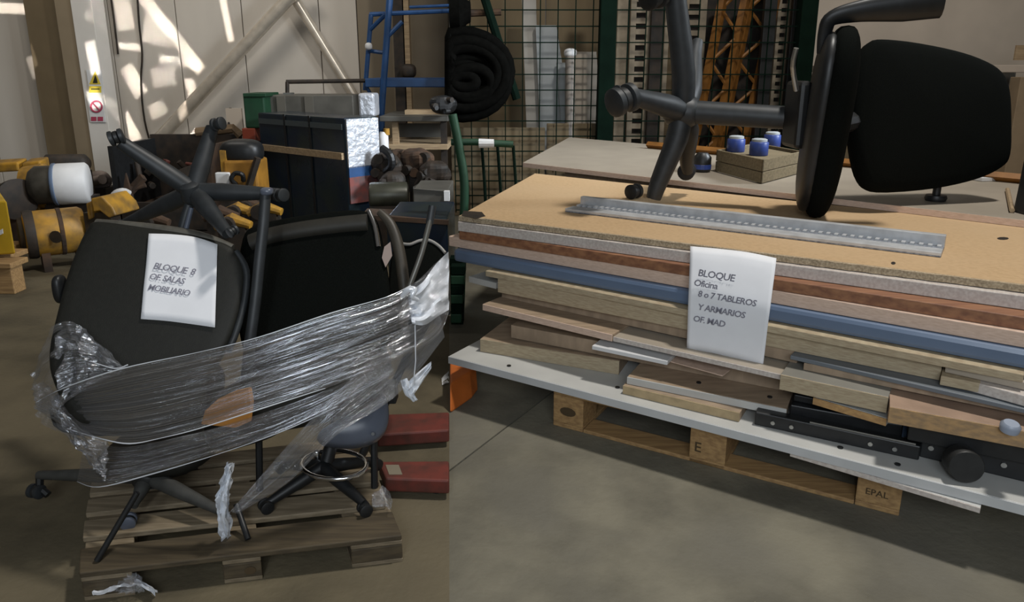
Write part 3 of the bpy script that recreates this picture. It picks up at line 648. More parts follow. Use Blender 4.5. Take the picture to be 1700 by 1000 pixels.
build('seat', M().ellipsoid(D(512,640,2.40), (.29,0,.06), (0,.2,.02), (-.01,0,.085), .6), m_vinyl, tB, smooth=True)
for x,y in ((428,655),(620,650)): build('leg', M().tube([D(x,y-60,2.45),G(x,y+165,ZP)+V((0,.02,0))], .013, 10), m_black, tB)
# chair C behind right
tC = thing('tub_chair', 'dark shell chair at the right of the pallet with a thin rod', 'chair', G(640,790,ZP))
plC = Plane(D(660,400,3.05), D(740,410,3.05), D(700,500,2.85))
build('shell', M().pad([plC.at(x,y) for x,y in [(655,412),(690,402),(722,408),(738,425),(736,470),(722,520),(695,570),(660,590),(640,560),(645,470)]], plC.n, .05, -.012), m_fabric, tC, smooth=True)
build('rim', M().tube([plC.at(x,y,.03) for x,y in [(664,404),(680,406),(696,400),(712,399),(728,408),(739,420)]], .007, 8, smooth=4), mat('rim_grey', (.3,.29,.27), .4), tC, smooth=True)
build('rod', M().tube([D(714,366,2.55),D(700,420,2.5),D(680,475,2.46),D(664,520,2.44)], .010, 10, smooth=3), mat('rod_grey', (.13,.125,.11), .4, .4), tC, smooth=True)
build('rod_grip', M().tube([D(718,342,2.57),D(713,372,2.55)], .014, 10), m_slate, tC, smooth=True)
build('leg', M().tube([plC.at(690,560,-.05),G(600,758,ZP)], .016, 10), m_black, tC)
# stool-like chair with blue-grey shell, star base at the right front
tD = thing('drafting_chair', 'drafting chair with blue-grey shell and chrome foot ring', 'chair', G(540,850,ZP))
plD = Plane(D(560,700,2.34), D(640,700,2.38), D(600,745,2.30))
build('shell', M().pad([plD.at(x,y) for x,y in [(640,662),(645,695),(637,722),(615,738),(575,744),(535,738),(528,722),(560,700),(600,668),(622,655)]], plD.n, .10, .03), m_blueplast, tD, smooth=True)
build('screw', M().cyl(plD.at(619,721,.05), plD.at(619,721,.085), .006, 10), m_black, tD)
build('bracket', pbox(632,640,657,672,2.42,.06), m_black, tD, bevel=.006)
rg = [G(555+54*math.cos(a*.2618), 772+24*math.sin(a*.2618), .22) for a in range(24)]
build('foot_ring', M().tube(rg, .0085, 10, closed=True), m_chrome, tD, smooth=True)
build('ring_clamp', M().ellipsoid(G(526,757,.23),(.012,0,0),(0,.012,0),(0,0,.024),.8), m_chrome, tD, smooth=True)
hubD = G(536,775,.20)
build('column', M().tube([hubD+V((0,0,-.03)), D(560,700,2.42)], [.026,.022], 14), m_black, tD, smooth=True)
for (x,y,z) in ((604,836,.145),(444,836,.135),(622,765,.14),(470,770,.14),(548,742,.14)):
    e = G(x,y,z); d = e-hubD; leg(tD, [hubD, hubD+d*.4, hubD+d*.85, e], [.026,.024,.017,.014], m_black)
    c = V((e.x+d.x*.02, e.y+d.y*.02-.005, ZP+.0235)); caster(tD, c, (d.y,-d.x,0) if x!=604 else (.5,-.8,0), .0232, m_black)
# base of a further swivel chair, left low
tE = thing('swivel_chair', 'swivel chair buried under the film with its star base hanging off the pallet', 'chair', G(250,880,ZP))
m_dusty = mat('dusty_grey_plastic', (.055,.055,.05), .6, 0, .3, 20)
hubE = D(245,790,2.28)
build('column', M().tube([hubE+V((0,0,-.05)), D(250,735,2.34)], [.036,.03], 14), m_greyblack, tE, smooth=True)
build('hub', M().ellipsoid(hubE, (.05,0,0), (0,.05,0), (0,0,.04), .8), m_greyblack, tE, smooth=True)
for (x,y,Y,rr) in ((64,789,2.38,.018),(372,852,2.12,.016),(222,842,2.16,.014),(330,775,2.55,.016)):
    e = D(x,y,Y); d = e-hubE; leg(tE, [hubE, hubE+d*.4, hubE+d*.85, e], [.03,.026,rr,rr*.85], m_dusty)
caster(tE, D(60,816,2.36), (1,-.3,0), .026, m_slate); build('caster_stem', M().tube([D(66,792,2.38), D(66,810,2.37), D(80,822,2.36)], .014, 8), m_black, tE)
e = D(214,866,2.14); caster(tE, e, (.3,-1,0), .024, m_blueplast)
for (a, b) in (((228,818),(161,931)), ((392,838),(412,896))):
    p = G(*b,ZP+.006); build('rod_leg', M().tube([D(*a,p.y+.08), p], .010, 8), m_black, tE, smooth=True)
build('seat_back', M().ellipsoid(D(420,680,2.36), (.16,0,.05), (0,.12,0), (0,0,.11), .6), m_vinyl, tE, smooth=True)
build('seat', M().ellipsoid(D(270,745,2.40), (.21,.0,.02), (0,.17,0), (0,0,.05), .6), m_vinyl, tE, smooth=True)
# cardboard scrap held under film
build('cardboard_scrap', M().prism([D(x,y,2.13) for x,y in [(333,705),(340,682),(362,662),(392,648),(412,644),(416,668),(412,700),(390,711)]], (.01,.006,0)), m_card, label='torn brown cardboard piece held under the film', cat='cardboard', bevel=.002)

# stretch film, in bands
tF = thing('stretch_film', 'clear stretch film wound around the heap of chairs', 'plastic wrap', D(350,700,2.1))
def P3(l): return [D(x,y,Y) for x,y,Y in l]
def fband(top, bot, n, m, fold, seed, mt, name='film_band', across=9, freq=6):
    rows = ribbon(P3(top), P3(bot), n, m); mb = M().sheet(rows, fold, freq, seed, V((0,-1,.25)).normalized(), .35, across); return build(name, mb, mt, tF, smooth=True)
fband([(58,668,2.36),(105,645,2.18),(200,614,2.09),(330,586,2.05),(430,561,2.06),(550,521,2.12),(640,495,2.2),(690,468,2.3),(722,438,2.42),(745,420,2.5)],
      [(60,672,2.36),(120,716,2.16),(215,736,2.05),(330,712,2.03),(430,680,2.04),(540,645,2.09),(640,605,2.18),(695,580,2.28),(728,556,2.4),(745,520,2.5)], 80, 40, .013, 1, film, across=13)
fband([(140,735,2.3),(215,742,2.12),(330,718,2.05),(430,688,2.05),(560,640,2.12),(645,590,2.25)],
      [(128,800,2.3),(165,808,2.13),(250,788,2.06),(360,755,2.06),(470,716,2.1),(655,622,2.25)], 70, 30, .012, 4, film, across=10)
fband([(52,620,2.34),(85,548,2.28),(120,535,2.24),(165,570,2.2),(205,612,2.14)],
      [(62,680,2.34),(85,690,2.18),(115,665,2.14),(150,640,2.13),(200,622,2.12)], 40, 24, .035, 7, film_lo, 'film_bunch', 8, 26)
fband([(55,640,2.3),(80,640,2.2),(120,700,2.12),(180,735,2.08)],[(60,690,2.3),(110,725,2.2),(150,770,2.14),(175,800,2.1)], 34, 20, .035, 17, film_lo, 'film_bunch', 8, 24)
fband([(726,500,2.38),(640,575,2.22),(540,672,2.06),(460,760,2.03),(382,850,2.0)],
      [(738,560,2.36),(660,655,2.22),(560,722,2.06),(480,800,2.03),(396,853,2.0)], 44, 14, .010, 11, film_lo, 'film_tail')
fband([(676,486,2.28),(700,470,2.3),(722,440,2.38),(745,418,2.46)],[(684,538,2.26),(705,540,2.28),(728,525,2.36),(745,515,2.44)], 24, 16, .03, 13, film_white, 'film_bunch', 8, 8)
build('film_knot', M().tube([D(668,492,2.2),D(676,482,2.19),D(688,481,2.19),(D(684,492,2.18)),D(694,498,2.2)], [.008,.010,.010,.008,.006], 8, smooth=5), film_white, tF, smooth=True)
fband([(376,768,2.04),(366,800,2.03),(358,832,2.02),(362,866,2.04),(366,900,2.06)],[(388,770,2.07),(384,800,2.06),(380,832,2.05),(386,862,2.06),(382,902,2.08)],34,12,.03,27,film_white,'film_rope',5,30)
fband([(380,775,2.05),(372,810,2.03),(364,850,2.02),(374,890,2.05)],[(384,772,2.02),(379,810,2.0),(376,850,2.0),(380,892,2.03)],30,8,.02,29,film_white,'film_rope',5,22)
build('film_strand', M().tube([D(689,540,2.26),D(690,600,2.24),D(686,640,2.23)], .0018, 6), film_white, tF)
fband([(672,640,2.24),(690,622,2.25),(716,600,2.3)],[(684,660,2.24),(694,645,2.25),(716,612,2.3)],14,8,.02,21,film_white,'film_bunch')
fband([(664,632,2.24),(672,655,2.24),(686,668,2.26)],[(676,628,2.24),(684,645,2.24),(694,664,2.26)],14,8,.02,23,film_white,'film_bunch')
for k_, l_ in enumerate(([(60,668,2.33),(105,645,2.15),(200,613,2.06),(330,585,2.02),(430,560,2.03),(550,520,2.09),(640,494,2.17),(682,474,2.25)],
      [(112,712,2.16),(165,728,2.07),(215,737,2.02),(270,727,2.0),(330,712,2.0),(430,680,2.01),(540,645,2.06)],
      [(128,800,2.27),(165,809,2.1),(250,788,2.03),(360,755,2.03),(470,716,2.07),(560,675,2.15)],
      [(150,600,2.13),(190,612,2.1),(212,606,2.1)])):
    build('film_edge', M().tube([D(*p) for p in l_], [.0009+.0013*((i*7)%3)/2 for i in range(len(l_))], 6, smooth=5), film_white, tF, smooth=True)
# discarded film on pallet and floor
def scrap_film(label, pts, z, seed, mt):
    rows = ribbon([G(x,y,z) for x,y in pts[0]], [G(x,y,z+.02) for x,y in pts[1]], 22, 10)
    mb = M().sheet(rows, .02, 8, seed, V((0,0,1)), .5, 6)
    lo = min(p.z for p in mb.v); zt_ = z-.004
    mb.v = [V((p.x,p.y,p.z-lo+zt_+.004)) for p in mb.v]
    build('film_scrap', mb, mt, label=label, cat='plastic scrap', smooth=True)
scrap_film('crumpled clear film scrap lying in front of the pallet', ([(152,984),(190,975),(225,968),(262,985)],[(155,992),(190,984),(228,975),(258,992)]), .012, 31, film_white)
scrap_film('crumpled clear film scrap on the pallet corner', ([(618,826),(640,815),(652,835)],[(618,846),(636,848),(650,850)]), ZP+.002, 33, film_lo)
pf = G(215,986,.0)
mb = M().sheet(ribbon([D(198,956,pf.y+.005),D(214,949,pf.y+.0),D(234,956,pf.y+.005)],[D(190,984,pf.y-.02),D(214,986,pf.y-.05),D(242,982,pf.y-.02)],20,14),.02,8,41,V((0,-1,.3)),3,8)
build('film_scrap', mb, film_lo, label='crumpled clear film tuft stuck to the front of the pallet, above the floor scrap', cat='plastic scrap', smooth=True)
build('paper_scrap', M().sheet(ribbon([G(x,y,.004) for x,y in [(733,628),(740,622),(745,616)]],[G(x,y,.004) for x,y in [(734,640),(740,638),(745,636)]],8,5),.01,4,3,V((0,0,1))), m_white, label='white paper scrap on the floor at the foot of the right pile', cat='paper scrap')

# ------------------------------------------------------------------ right: pallet of boards
P0, P1 = G(918,706,0), G(1492,858,0)
u = (P1-P0).normalized(); v = V((-u.y,u.x,0))
LP = (P1-P0).length
t = thing('wooden_pallet', 'orange-brown wooden pallet under the stack of boards', 'pallet', P0)
ZT = .218
def ob(name, u0, u1, v0, v1, z0, z1, m, par, bevel=.004, **k):
    a = [P0+u*x+v*y+V((0,0,z1)) for x,y in ((u0,v0),(u1,v0),(u1,v1),(u0,v1))]
    return build(name, M().hexa(a,[p-V((0,0,z1-z0)) for p in a]), m, par, bevel=bevel, **k)
DP = 1.1
bw = .15
for u0 in (0, LP/2-bw/2, LP-bw):
    ob('runner', u0, u0+bw, 0, DP, 0, .022, m_palnew, t)
    for v0 in (0, DP/2-.08, DP-.16): ob('block', u0, u0+bw, v0, v0+.16, .0225, .158, m_palnew, t)
ob('front_runner', bw+.002, LP-bw-.002, 0, .12, .0, .018, m_palnew, t)
for v0 in (0, DP/2-.06, DP-.12): ob('stringer', 0, LP, v0, v0+.12, .1585, .185, m_palnew, t)
for k in range(6): ob('plank', k*(LP-.16)/5, k*(LP-.16)/5+.15, -.0, DP, .1855, ZT, m_palnew, t)
cz = .09
q = P0+u*.075-v*.002+V((0,0,.085)); build('stamp', M().prism([q+u*(.04*math.cos(k*.52))+V((0,0,.022*math.sin(k*.52))) for k in range(12)], v*.001), m_stamp, t)
text('E', .062, P0+u*(LP/2-.055)-v*.003+V((0,0,.055)), u, V((0,0,1)), m_stamp, t, shear=0)
text('EPAL', .036, P0+u*(LP-bw+.03)-v*.003+V((0,0,.06)), u, V((0,0,1)), m_stamp, t, shear=0)

def board(label, fl_, fr_, z1, z0, depth, m, name='board', bevel=.003, edge=None, cat='board', group=None, skew=None):
    a, b = G(*fl_,z1), G(*fr_,z1); d = (b-a).normalized(); n = V((-d.y,d.x,0))
    aa = [a, b, b+n*depth, a+n*depth]
    if edge is None:
        return build(name, M().hexa(aa,[p-V((0,0,z1-z0)) for p in aa]), m, label=label, cat=cat, group=group, bevel=bevel)
    r = thing(name, label, cat, V((a.lerp(b,.5).x, a.lerp(b,.5).y, z0)), group)
    e = .006
    ai = [a+n*e, b+n*e, b+n*depth, a+n*depth]
    build('panel', M().hexa(ai,[p-V((0,0,z1-z0)) for p in ai]), m, r, bevel=.002)
    ee = [a, b, b+n*(e-.0005), a+n*(e-.0005)]
    build('edge_band', M().hexa([p-V((0,0,.001)) for p in ee],[p-V((0,0,z1-z0)) for p in ee]), edge, r, bevel=.001)
    return r
board('long grey laminate board resting on the pallet, lowest of the stack', (744,592), (1765,856), .255, .2185, 1.25, m_greyb, edge=mat('grey_edge', (.55,.56,.56), .5, 0, .1, 8))
board('narrow pale strip sticking out under the lowest grey board', (1312,750), (1628,844), .2175, .1975, .05, m_greyb, 'edge_strip', edge=m_whiteedge, cat='strip')
board('short grey-tan board on the lowest board at the left end', (797,563), (1028,600), .322, .256, .75, m_topbrown, edge=m_tan)
board('tan core board under the pale-edged middle board', (1034,640), (1228,686), .295, .256, .5, m_topbrown, edge=mat('tan_edge', (.46,.35,.2), .8, 0, .25, 20))
board('pale-edged brown board lying low in the middle', (1041,626), (1306,680), .328, .296, .7, m_topbrown, edge=m_greyb)
a0 = G(1041,626,.39)
def hidden(z0, z1, px0, px1, rec, m, label):
    a, b = G(*px0,z1), G(*px1,z1); d = (b-a).normalized(); n = V((-d.y,d.x,0)); a += n*rec; b += n*rec
    aa = [a,b,b+n*.7,a+n*.7]; build('board', M().hexa(aa,[p-V((0,0,z1-z0)) for p in aa]), m, label=label, cat='board', bevel=.002)
hidden(.329,.395,(840,545),(1300,632),.05,m_topbrown,'recessed brown board set back under the white strip')
board('white metal strip poking out at the left of the middle boards', (983,574), (1108,600), .420, .402, .3, m_white, 'metal_strip', edge=m_white, cat='strip')
board('thin pinkish wooden strip beside the white metal strip', (1079,591), (1200,624), .400, .3955, .16, m_pink, 'wood_strip', cat='strip')
board('white-edged tan board lying below the paper note', (1018,559), (1296,622), .470, .448, .6, m_greytan, edge=m_whiteedge)
hidden(.421,.447,(850,520),(1240,600),.08,m_tan,'pale core board set back below the white-edged board')
board('short brown board with pink edge at the left of the stack', (801,505), (1016,556), .480, .448, .6, m_topbrown, edge=m_pink)
hidden(.481,.529,(825,482),(1320,590),.04,m_topbrown,'dark brown board set back above the pink-edged one')
board('pale block end at the left of the long tan board', (778,459), (823,470), .545, .512, .2, m_greyb, 'batten', cat='batten')
board('long pale tan board under the blue worktop', (826,463), (1565,602), .600, .530, .8, m_tan)
hidden(.601,.629,(800,452),(1700,628),.03,m_tan,'thin tan board directly under the blue worktop')
board('small pale block right of the long tan board', (1562,624), (1628,637), .570, .535, .12, m_tan, 'batten', cat='batten')
board('grey-brown board behind the small pale block', (1570,606), (1770,650), .600, .572, .5, m_greytan)
board('white-edged board end at the right frame edge', (1600,630), (1770,676), .569, .532, .45, m_whiteedge)
board('blue-grey sheet sticking out over the right boards', (1312,590), (1770,695), .529, .512, .5, mat('dull_blue_sheet', (.15,.17,.19), .5, 0, .1, 5))
board('grey-topped tan board under the blue-grey sheet', (1296,622), (1475,660), .481, .420, .3, mat('grey_top', (.23,.22,.19), .5, 0, .15, 5), edge=m_tan)
board('brown-pink board with raw orange edge at lower right', (1477,676), (1770,729), .471, .412, .32, mat('pink_top', (.40,.27,.19), .6, 0, .25, 8), edge=wood('orange_edge', (.45,.28,.13), (.30,.20,.11)))
hidden(.482,.511,(1330,610),(1770,700),.05,m_topbrown,'brown board wedged under the blue-grey sheet')
board('small grey-topped block with orange edge on the black rails', (1350,660), (1472,696), .400, .3715, .12, m_greyb, 'batten', cat='batten', edge=wood('orange_batten', (.50,.30,.12), (.36,.21,.09)))
build('bolt_cap', M().lathe(G(1675,715,.472), V((0,-.2,1)), [(0,.028),(.02,.03),(.03,.022)], 18), mat('cap_blue', (.30,.34,.42), .4), label='pale blue cap on the lower right board', cat='cap', smooth=True)
# black sliding rails
t = thing('drawer_rail', 'black steel drawer rail lying on the grey board, left one', 'rail', G(1390,725,.256))
def rail(par, a, b, z1, z0, dep, m, name): 
    p, q_ = G(*a,z1), G(*b,z1); d = (q_-p).normalized(); n = V((-d.y,d.x,0)); aa = [p,q_,q_+n*dep,p+n*dep]
    return build(name, M().hexa(aa,[x-V((0,0,z1-z0)) for x in aa]), m, par, bevel=.005), p, q_, n
r_, p, q_, n = rail(t,(1254,684),(1529,742),.312,.2565,.05,m_black,'bar')
for k in (.12,.24,.72,.86):
    c = p.lerp(q_,k)-V((0,0,.03)); build('screw', M().cyl(c-n*.006, c+n*.004, .008, 12), m_lid, t)
build('slide', M().tube([p.lerp(q_,.35)+V((0,0,.004)), p.lerp(q_,.97)+V((0,0,.004))], .004, 6), m_greymet, t)
rail(t,(1312,672),(1500,706),.34,.2565,.2,m_black,'body')
rail(t,(1318,655),(1490,690),.3705,.341,.15,m_black,'upper_body')
t = thing('drawer_rail', 'black steel drawer rail at the lower right frame edge', 'rail', G(1650,750,.256))
r_, p, q_, n = rail(t,(1530,727),(1770,782),.332,.2565,.16,m_black,'bar')
rail(t,(1510,700),(1770,752),.405,.333,.2,m_black,'body')
for k in (.08,.6):
    c = p.lerp(q_,k)-V((0,0,.03)); build('screw', M().cyl(c-n*.006, c+n*.004, .009, 12), m_lid, t)
build('blue_clip', pbox(1496,697,1511,726,2.46,.02), m_bluelam, label='small blue clip standing between the black rails', cat='clip')
c = G(1597,776,.311); 
t = thing('rubber_foot', 'round black rubber knob lying at the grey board edge', 'knob', V((c.x,c.y,.256)))
build('disc', M().lathe(c+V((.02,.05,0)), V((-.25,-1,.15)), [(0,.05),(.004,.055),(.066,.056),(.072,.052)], 26), m_greyblack, t, smooth=True)
# screw holes on boards
for (x,y,z),l in zip(((845,608,.2555),(1025,644,.2555),(1490,772,.2555),(1395,744,.2555),(1160,636,.3285),(1278,660,.3285)),
    ('at the left end of the lowest grey board','in the lowest grey board near the first pallet block','in the grey board left of the rubber knob','in the grey board under the left black rail','at the left of the pale-edged middle board','at the right end of the pale-edged middle board')):
    c = G(x,y,z); build('plug', M().cyl(c, c+V((0,0,.004)), .010, 12), m_black, label='dark screw plug '+l, cat='plug', group='screw plugs in the lower boards')
for x,y,zz,d_ in ((1435,588,.565,0),(1335,566,.575,0),):
    pass

# blue worktop and upper layers
board('blue laminate worktop with rounded edge in the stack', (752,413), (1770,594), .700, .631, 1.3, m_bluelam, 'worktop', bevel=.018, cat='worktop')
board('pinkish chipboard core panel above the blue worktop', (745,392), (1770,564), .7545, .7015, 1.3, m_pink)
board('reddish brown veneered panel third from the top', (762,383), (1770,538), .800, .7555, 1.3, m_brownb)
board('speckled white laminate panel directly under the top board', (760,368), (1770,501), .850, .801, 1.3, m_whiteedge)
# top chipboard
tt = thing('chipboard_panel', 'large beige chipboard sheet on top of the stack', 'board', G(1200,380,.851))
qa = [G(x,y,.88) for x,y in [(762,358),(1765,481),(1765,381),(888,288)]]
d = (qa[1]-qa[0]).normalized(); n = V((-d.y,d.x,0))
qi = [qa[0]+n*.012, qa[1]+n*.012, qa[2], qa[3]]
build('sheet', M().hexa(qi,[p-V((0,0,.028)) for p in qi]), m_chip, tt, bevel=.002)
rows = []
N_ = 90
a_, b_ = qa[0], qa[1]
mb = M()
top = [a_.lerp(b_,i/N_)-n*(.006*random.random())+V((0,0,-.0015*random.random()-.001)) for i in range(N_+1)]
bot = [p-V((0,0,.025)) for p in top]; ti = [a_.lerp(b_,i/N_)+n*.0115+V((0,0,-.001)) for i in range(N_+1)]; bi = [p-V((0,0,.026)) for p in ti]
for i in range(N_): mb.add([top[i],top[i+1],ti[i+1],ti[i],bot[i],bot[i+1],bi[i+1],bi[i]],[(0,1,2,3),(0,4,5,1),(4,7,6,5)])
mb.uv = [(0,0)]*len(mb.v)
build('raw_edge', mb, m_chipedge, tt)
c = G(778,356,.8805); build('corner_scar', M().prism([G(x,y,.881) for x,y in [(766,358),(770,350),(800,352),(806,359),(790,363)]], (0,0,-.001)), m_dark, tt)
for x,y in ((1483,437),(1665,396)):
    build('screw_hole', M().prism([G(x+(4 if x<1500 else 10)*math.cos(k*.7), y+2.5*math.sin(k*.7), .8805) for k in range(9)], (0,0,-.0005)), m_dark, tt)
# second pile behind
board_b = [G(x,y,.915) for x,y in [(868,270),(1765,373),(1765,300),(945,228)]]
tb_ = build('board', M().hexa(board_b,[p-V((0,0,.033)) for p in board_b]), m_backb, label='large taupe board on the second pile behind', cat='board', bevel=.003)
build('edge_strip', M().hexa([board_b[0]-V((0,.006,.001)),board_b[1]-V((0,.006,.001)),board_b[1]-V((0,.0005,.001)),board_b[0]-V((0,.0005,.001))],[p-V((0,0,.033)) for p in (board_b[0]-V((0,.006,0)),board_b[1]-V((0,.006,0)),board_b[1]-V((0,.0005,0)),board_b[0]-V((0,.0005,0)))]), m_pink, bpy.data.objects[tb_.name])
ctr = sum(board_b, V((0,0,0)))/4
inner = [ctr+(p-ctr)*.8 for p in board_b]
for k in range(5):
    z1 = .864-k*.14; bb = [V((p.x,p.y,z1)) for p in inner]
    build('board', M().hexa(bb,[p-V((0,0,.139)) for p in bb]), [m_topbrown,m_tan,m_greytan,m_tan,m_topbrown][k], label=['brown thick board set back under the taupe one, first down','tan thick board of the rear pile, second down','grey-tan thick board of the rear pile, third down','tan thick board of the rear pile, fourth down','brown thick board at the foot of the rear pile'][k], cat='board')
bb = [V((p.x,p.y,.164)) for p in inner]; tq = thing('wooden_pallet', 'pallet hidden under the rear board pile', 'pallet', V((ctr.x,ctr.y,0)))
build('deck', M().hexa(bb,[p-V((0,0,.03)) for p in bb]), m_pal, tq)
for k in (0,.5,1):
    a, b = inner[0].lerp(inner[1],k), inner[3].lerp(inner[2],k); e = (inner[1]-inner[0]).normalized()*.08
    s_ = -1 if k==1 else 1
    q = [V((p.x,p.y,.133)) for p in (a,a+e*s_,b+e*s_,b)]; build('runner', M().hexa(q,[p-V((0,0,.133)) for p in q]), m_pal, tq)

# aluminium channel on the top board
t = thing('aluminium_channel', 'long aluminium channel rail lying across the beige top sheet', 'rail', G(1250,370,.8805))
a, b = G(938,352,.8808), G(1562,428,.8808); d = (b-a).normalized(); n = V((-d.y,d.x,0))
def strip(v0, v1, z0, z1, nm, m, bev=.002):
    q = [a+n*v0, b+n*v0, b+n*v1, a+n*v1]; q = [V((p.x,p.y,z1)) for p in q]; build(nm, M().hexa(q,[V((p.x,p.y,z0)) for p in q]), m, t, bevel=bev)
strip(0, .20, .8808, .886, 'base', m_aludark)
strip(0, .085, .8862, .900, 'front_flange', m_alu); strip(.165, .20, .8862, .938, 'rear_flange', m_alu)
strip(.10, .15, .8862, .893, 'rack_strip', m_aludark)
for k in range(52):
    p = a.lerp(b,(k+.5)/52); q = p+n*.125; build('tooth', M().box((q.x,q.y,.8985), d*.008, n*.018, (0,0,.005)), m_alu, t)

# note on the front of the boards
plR = Plane(G(1146,410,.88)+V((0,0,0)), G(1288,429,.88), G(1146,410,.88)+V((0,-.012,-.4)))
off = .022
tx_ = resample([V((1146,409,0)),V((1190,413,0)),V((1240,419,0)),V((1289,429,0))],16); bx_ = resample([V((1140,580,0)),V((1180,586,0)),V((1225,597,0)),V((1266,611,0))],16)
po = lambda f: -.004+.092*min(1,f*2.2)**.7
rows = [[plR.at(*(tx_[i].lerp(bx_[i],j/15)).xy, po(j/15)) for i in range(16)] for j in range(16)]
tn = thing('paper_note', 'white handwritten note hanging on the stacked board edges', 'note', plR.at(1210,510,off))
sh = build('sheet', M().sheet(rows, .006, 3, 8, plR.n, .3, 3), m_paper, tn, smooth=True); s_ = sh.modifiers.new('thick','SOLIDIFY'); s_.thickness = .0008
uR = (plR.at(1280,460)-plR.at(1150,440)).normalized(); vR = plR.at(1150,440)-plR.at(1146,540); vR = (vR-uR*vR.dot(uR)).normalized()
k = (plR.at(1288,429)-plR.at(1146,409)).length/143
for (body,x,y,sz) in (('BLOQUE',1158,458,17),('Oficina',1151,474,16),('8 o 7 TABLEROS',1158,492,15),('Y ARMARIOS',1158,514,15),('OF. MAD',1150,533,15)):
    text(body, sz*k, plR.at(x,y,po((y-412)/175)+.007), uR, vR, m_ink, tn, spread=.9)

# office chair lying on its side
t = thing('office_chair', 'black office chair lying on its side on top of the boards', 'chair', G(1340,356,.8805))
ZB = .8805
top_, bot_ = D(1394,42,3.45), G(1340,356,ZB+.002)
c = (top_+bot_)/2; U = (top_-bot_)/2; rv = ray(1352,200); Vd = V((rv.x,rv.y,0)).normalized()*.34+V((-.02,0,0))
nW = U.cross(Vd).normalized(); nW = nW if nW.x > 0 else -nW
build('seat', M().ellipsoid(c+nW*.03, U, Vd*.9, nW*.082, .62, 36, 18), m_fabric, t, smooth=True)
build('seat_shell', M().ellipsoid(c-nW*.03, U*.94, Vd*.85, nW*.052, .6, 32, 14), m_black, t, smooth=True)
plS = Plane(D(1420,200,3.72), D(1660,200,3.86), D(1500,310,3.74))
o3 = [(1440,72),(1480,67),(1560,80),(1618,97),(1652,118),(1666,150),(1669,205),(1667,258),(1652,280),(1610,299),(1540,314),(1455,320),(1428,305),(1414,255),(1409,190),(1416,122)]
build('backrest', M().pad([plS.at(x,y) for x,y in o3], plS.n, .13, .03), m_fabric, t, smooth=True)
build('back_bracket', M().tube([c+nW*.02+V((0,.05,-.02)), plS.at(1440,195,-.03)], .05, 10), m_black, t)
p = plS.at(1556,312,-.06); kb = V((p.x, p.y, .917))
build('back_knob', M().lathe(kb, V((0,0,1)), [(0,.05),(.015,.055),(.03,.05),(.032,.02),(p.z-kb.z+.03,.02)], 16), m_black, t, smooth=True)
build('armrest', M().tube([D(1366,88,3.4),D(1370,52,3.38),D(1382,30,3.36),D(1430,18,3.34),D(1500,10,3.32),D(1562,2,3.30)], [.028,.032,.036,.05,.07,.075], 14, smooth=5, flat=.62), m_black, t, smooth=True)
build('mechanism', M().box(D(1322,190,3.6), (.03,0,0), (0,.1,0), (0,0,.16)), m_black, t, bevel=.02)
build('lever', M().tube([D(1322,150,3.5),D(1316,110,3.45),D(1322,80,3.42)], .012, 8, smooth=3), m_lid, t)
hub = D(1132,185,3.92)
build('gas_lift', M().tube([hub, D(1310,196,3.72)], [.062,.058], 18), m_slate, t, smooth=True)
build('piston', M().tube([D(1300,195,3.73), D(1335,199,3.66)], .03, 12), m_chrome, t, smooth=True)
ax = (D(1310,196,3.72)-hub).normalized()
build('hub', M().lathe(hub-ax*.09, ax, [(0,.05),(.02,.075),(.15,.08),(.17,.065)], 18), m_slate, t, smooth=True)
lg = [((1120,-40),3.8,.055,(1090,-20)), ((1022,152),3.62,.04,None), ((1088,326),None,.05,None), ((1142,285),4.15,.04,None), ((1158,70),4.3,.04,None)]
for k,(tip,Y,rr,_) in enumerate(lg):
    tp = D(*tip,Y) if Y else G(1085,330,ZB+.03); d_ = tp-hub
    leg(t, [hub, hub+d_*.3+ax*.02, hub+d_*.8, tp], [.06,.062,rr,rr*.8], m_slate if k!=3 else m_black)
caster(t, D(1034,166,3.58), (.8,.5,.25), .07, m_slate)
caster(t, G(1052,330,ZB)+V((0,0,.042)), (.7,.7,0), .042, m_black)
caster(t, D(1086,-6,3.7), (.7,.6,.2), .06, m_black); caster(t, D(1140,284,4.2), (.3,.9,0), .05, m_black)

# crate and cans on the rear board
t = thing('wooden_box', 'small wooden box on the rear board under the chair post', 'box', G(1255,295,.916))
b0, b1, b2 = G(1187,285,.916), G(1264,306,.916), G(1330,288,.916); b3 = b0+(b2-b1); hb = .15
pts_ = [b0,b1,b2,b3]
for i in range(4):
    a, b = pts_[i], pts_[(i+1)%4]; n_ = ((b0+b2)/2-(a+b)/2).normalized()*.018
    for z0,z1 in ((.004,.072),(.076,hb)):
        q = [a+V((0,0,z1)), b+V((0,0,z1)), b+n_+V((0,0,z1)), a+n_+V((0,0,z1))]; build('side_board', M().hexa(q,[p-V((0,0,z1-z0)) for p in q]), m_crate, t, bevel=.003)
q = [p+V((0,0,hb-.02)) for p in pts_]; cc = sum(q,V((0,0,0)))/4; q = [cc+(p-cc)*.86 for p in q]; build('lid', M().hexa(q,[p-V((0,0,.015)) for p in q]), m_crate, t)
zc = .916+hb-.02
for x,y,l in ((1221,252,'left'),(1259,258,'middle'),(1281,244,'right')):
    c = G(x,y,zc+.001); tt = thing('paint_can', f'small blue can with pale lid on the wooden box, {l} of three', 'can', c, 'blue cans on the wooden box')
    build('body', M().lathe(c, V((0,0,1)), [(0,.055),(.005,.06),(.085,.06),(.09,.055)], 18), m_bluecap, tt, smooth=True)
    build('lid', M().lathe(c+V((0,0,.091)), V((0,0,1)), [(0,.05),(.015,.05),(.02,.036)], 18), m_sky, tt, smooth=True)
c = G(1165,285,.916); t = thing('dark_jar', 'dark jar and rag between chair leg and wooden box', 'jar', c)
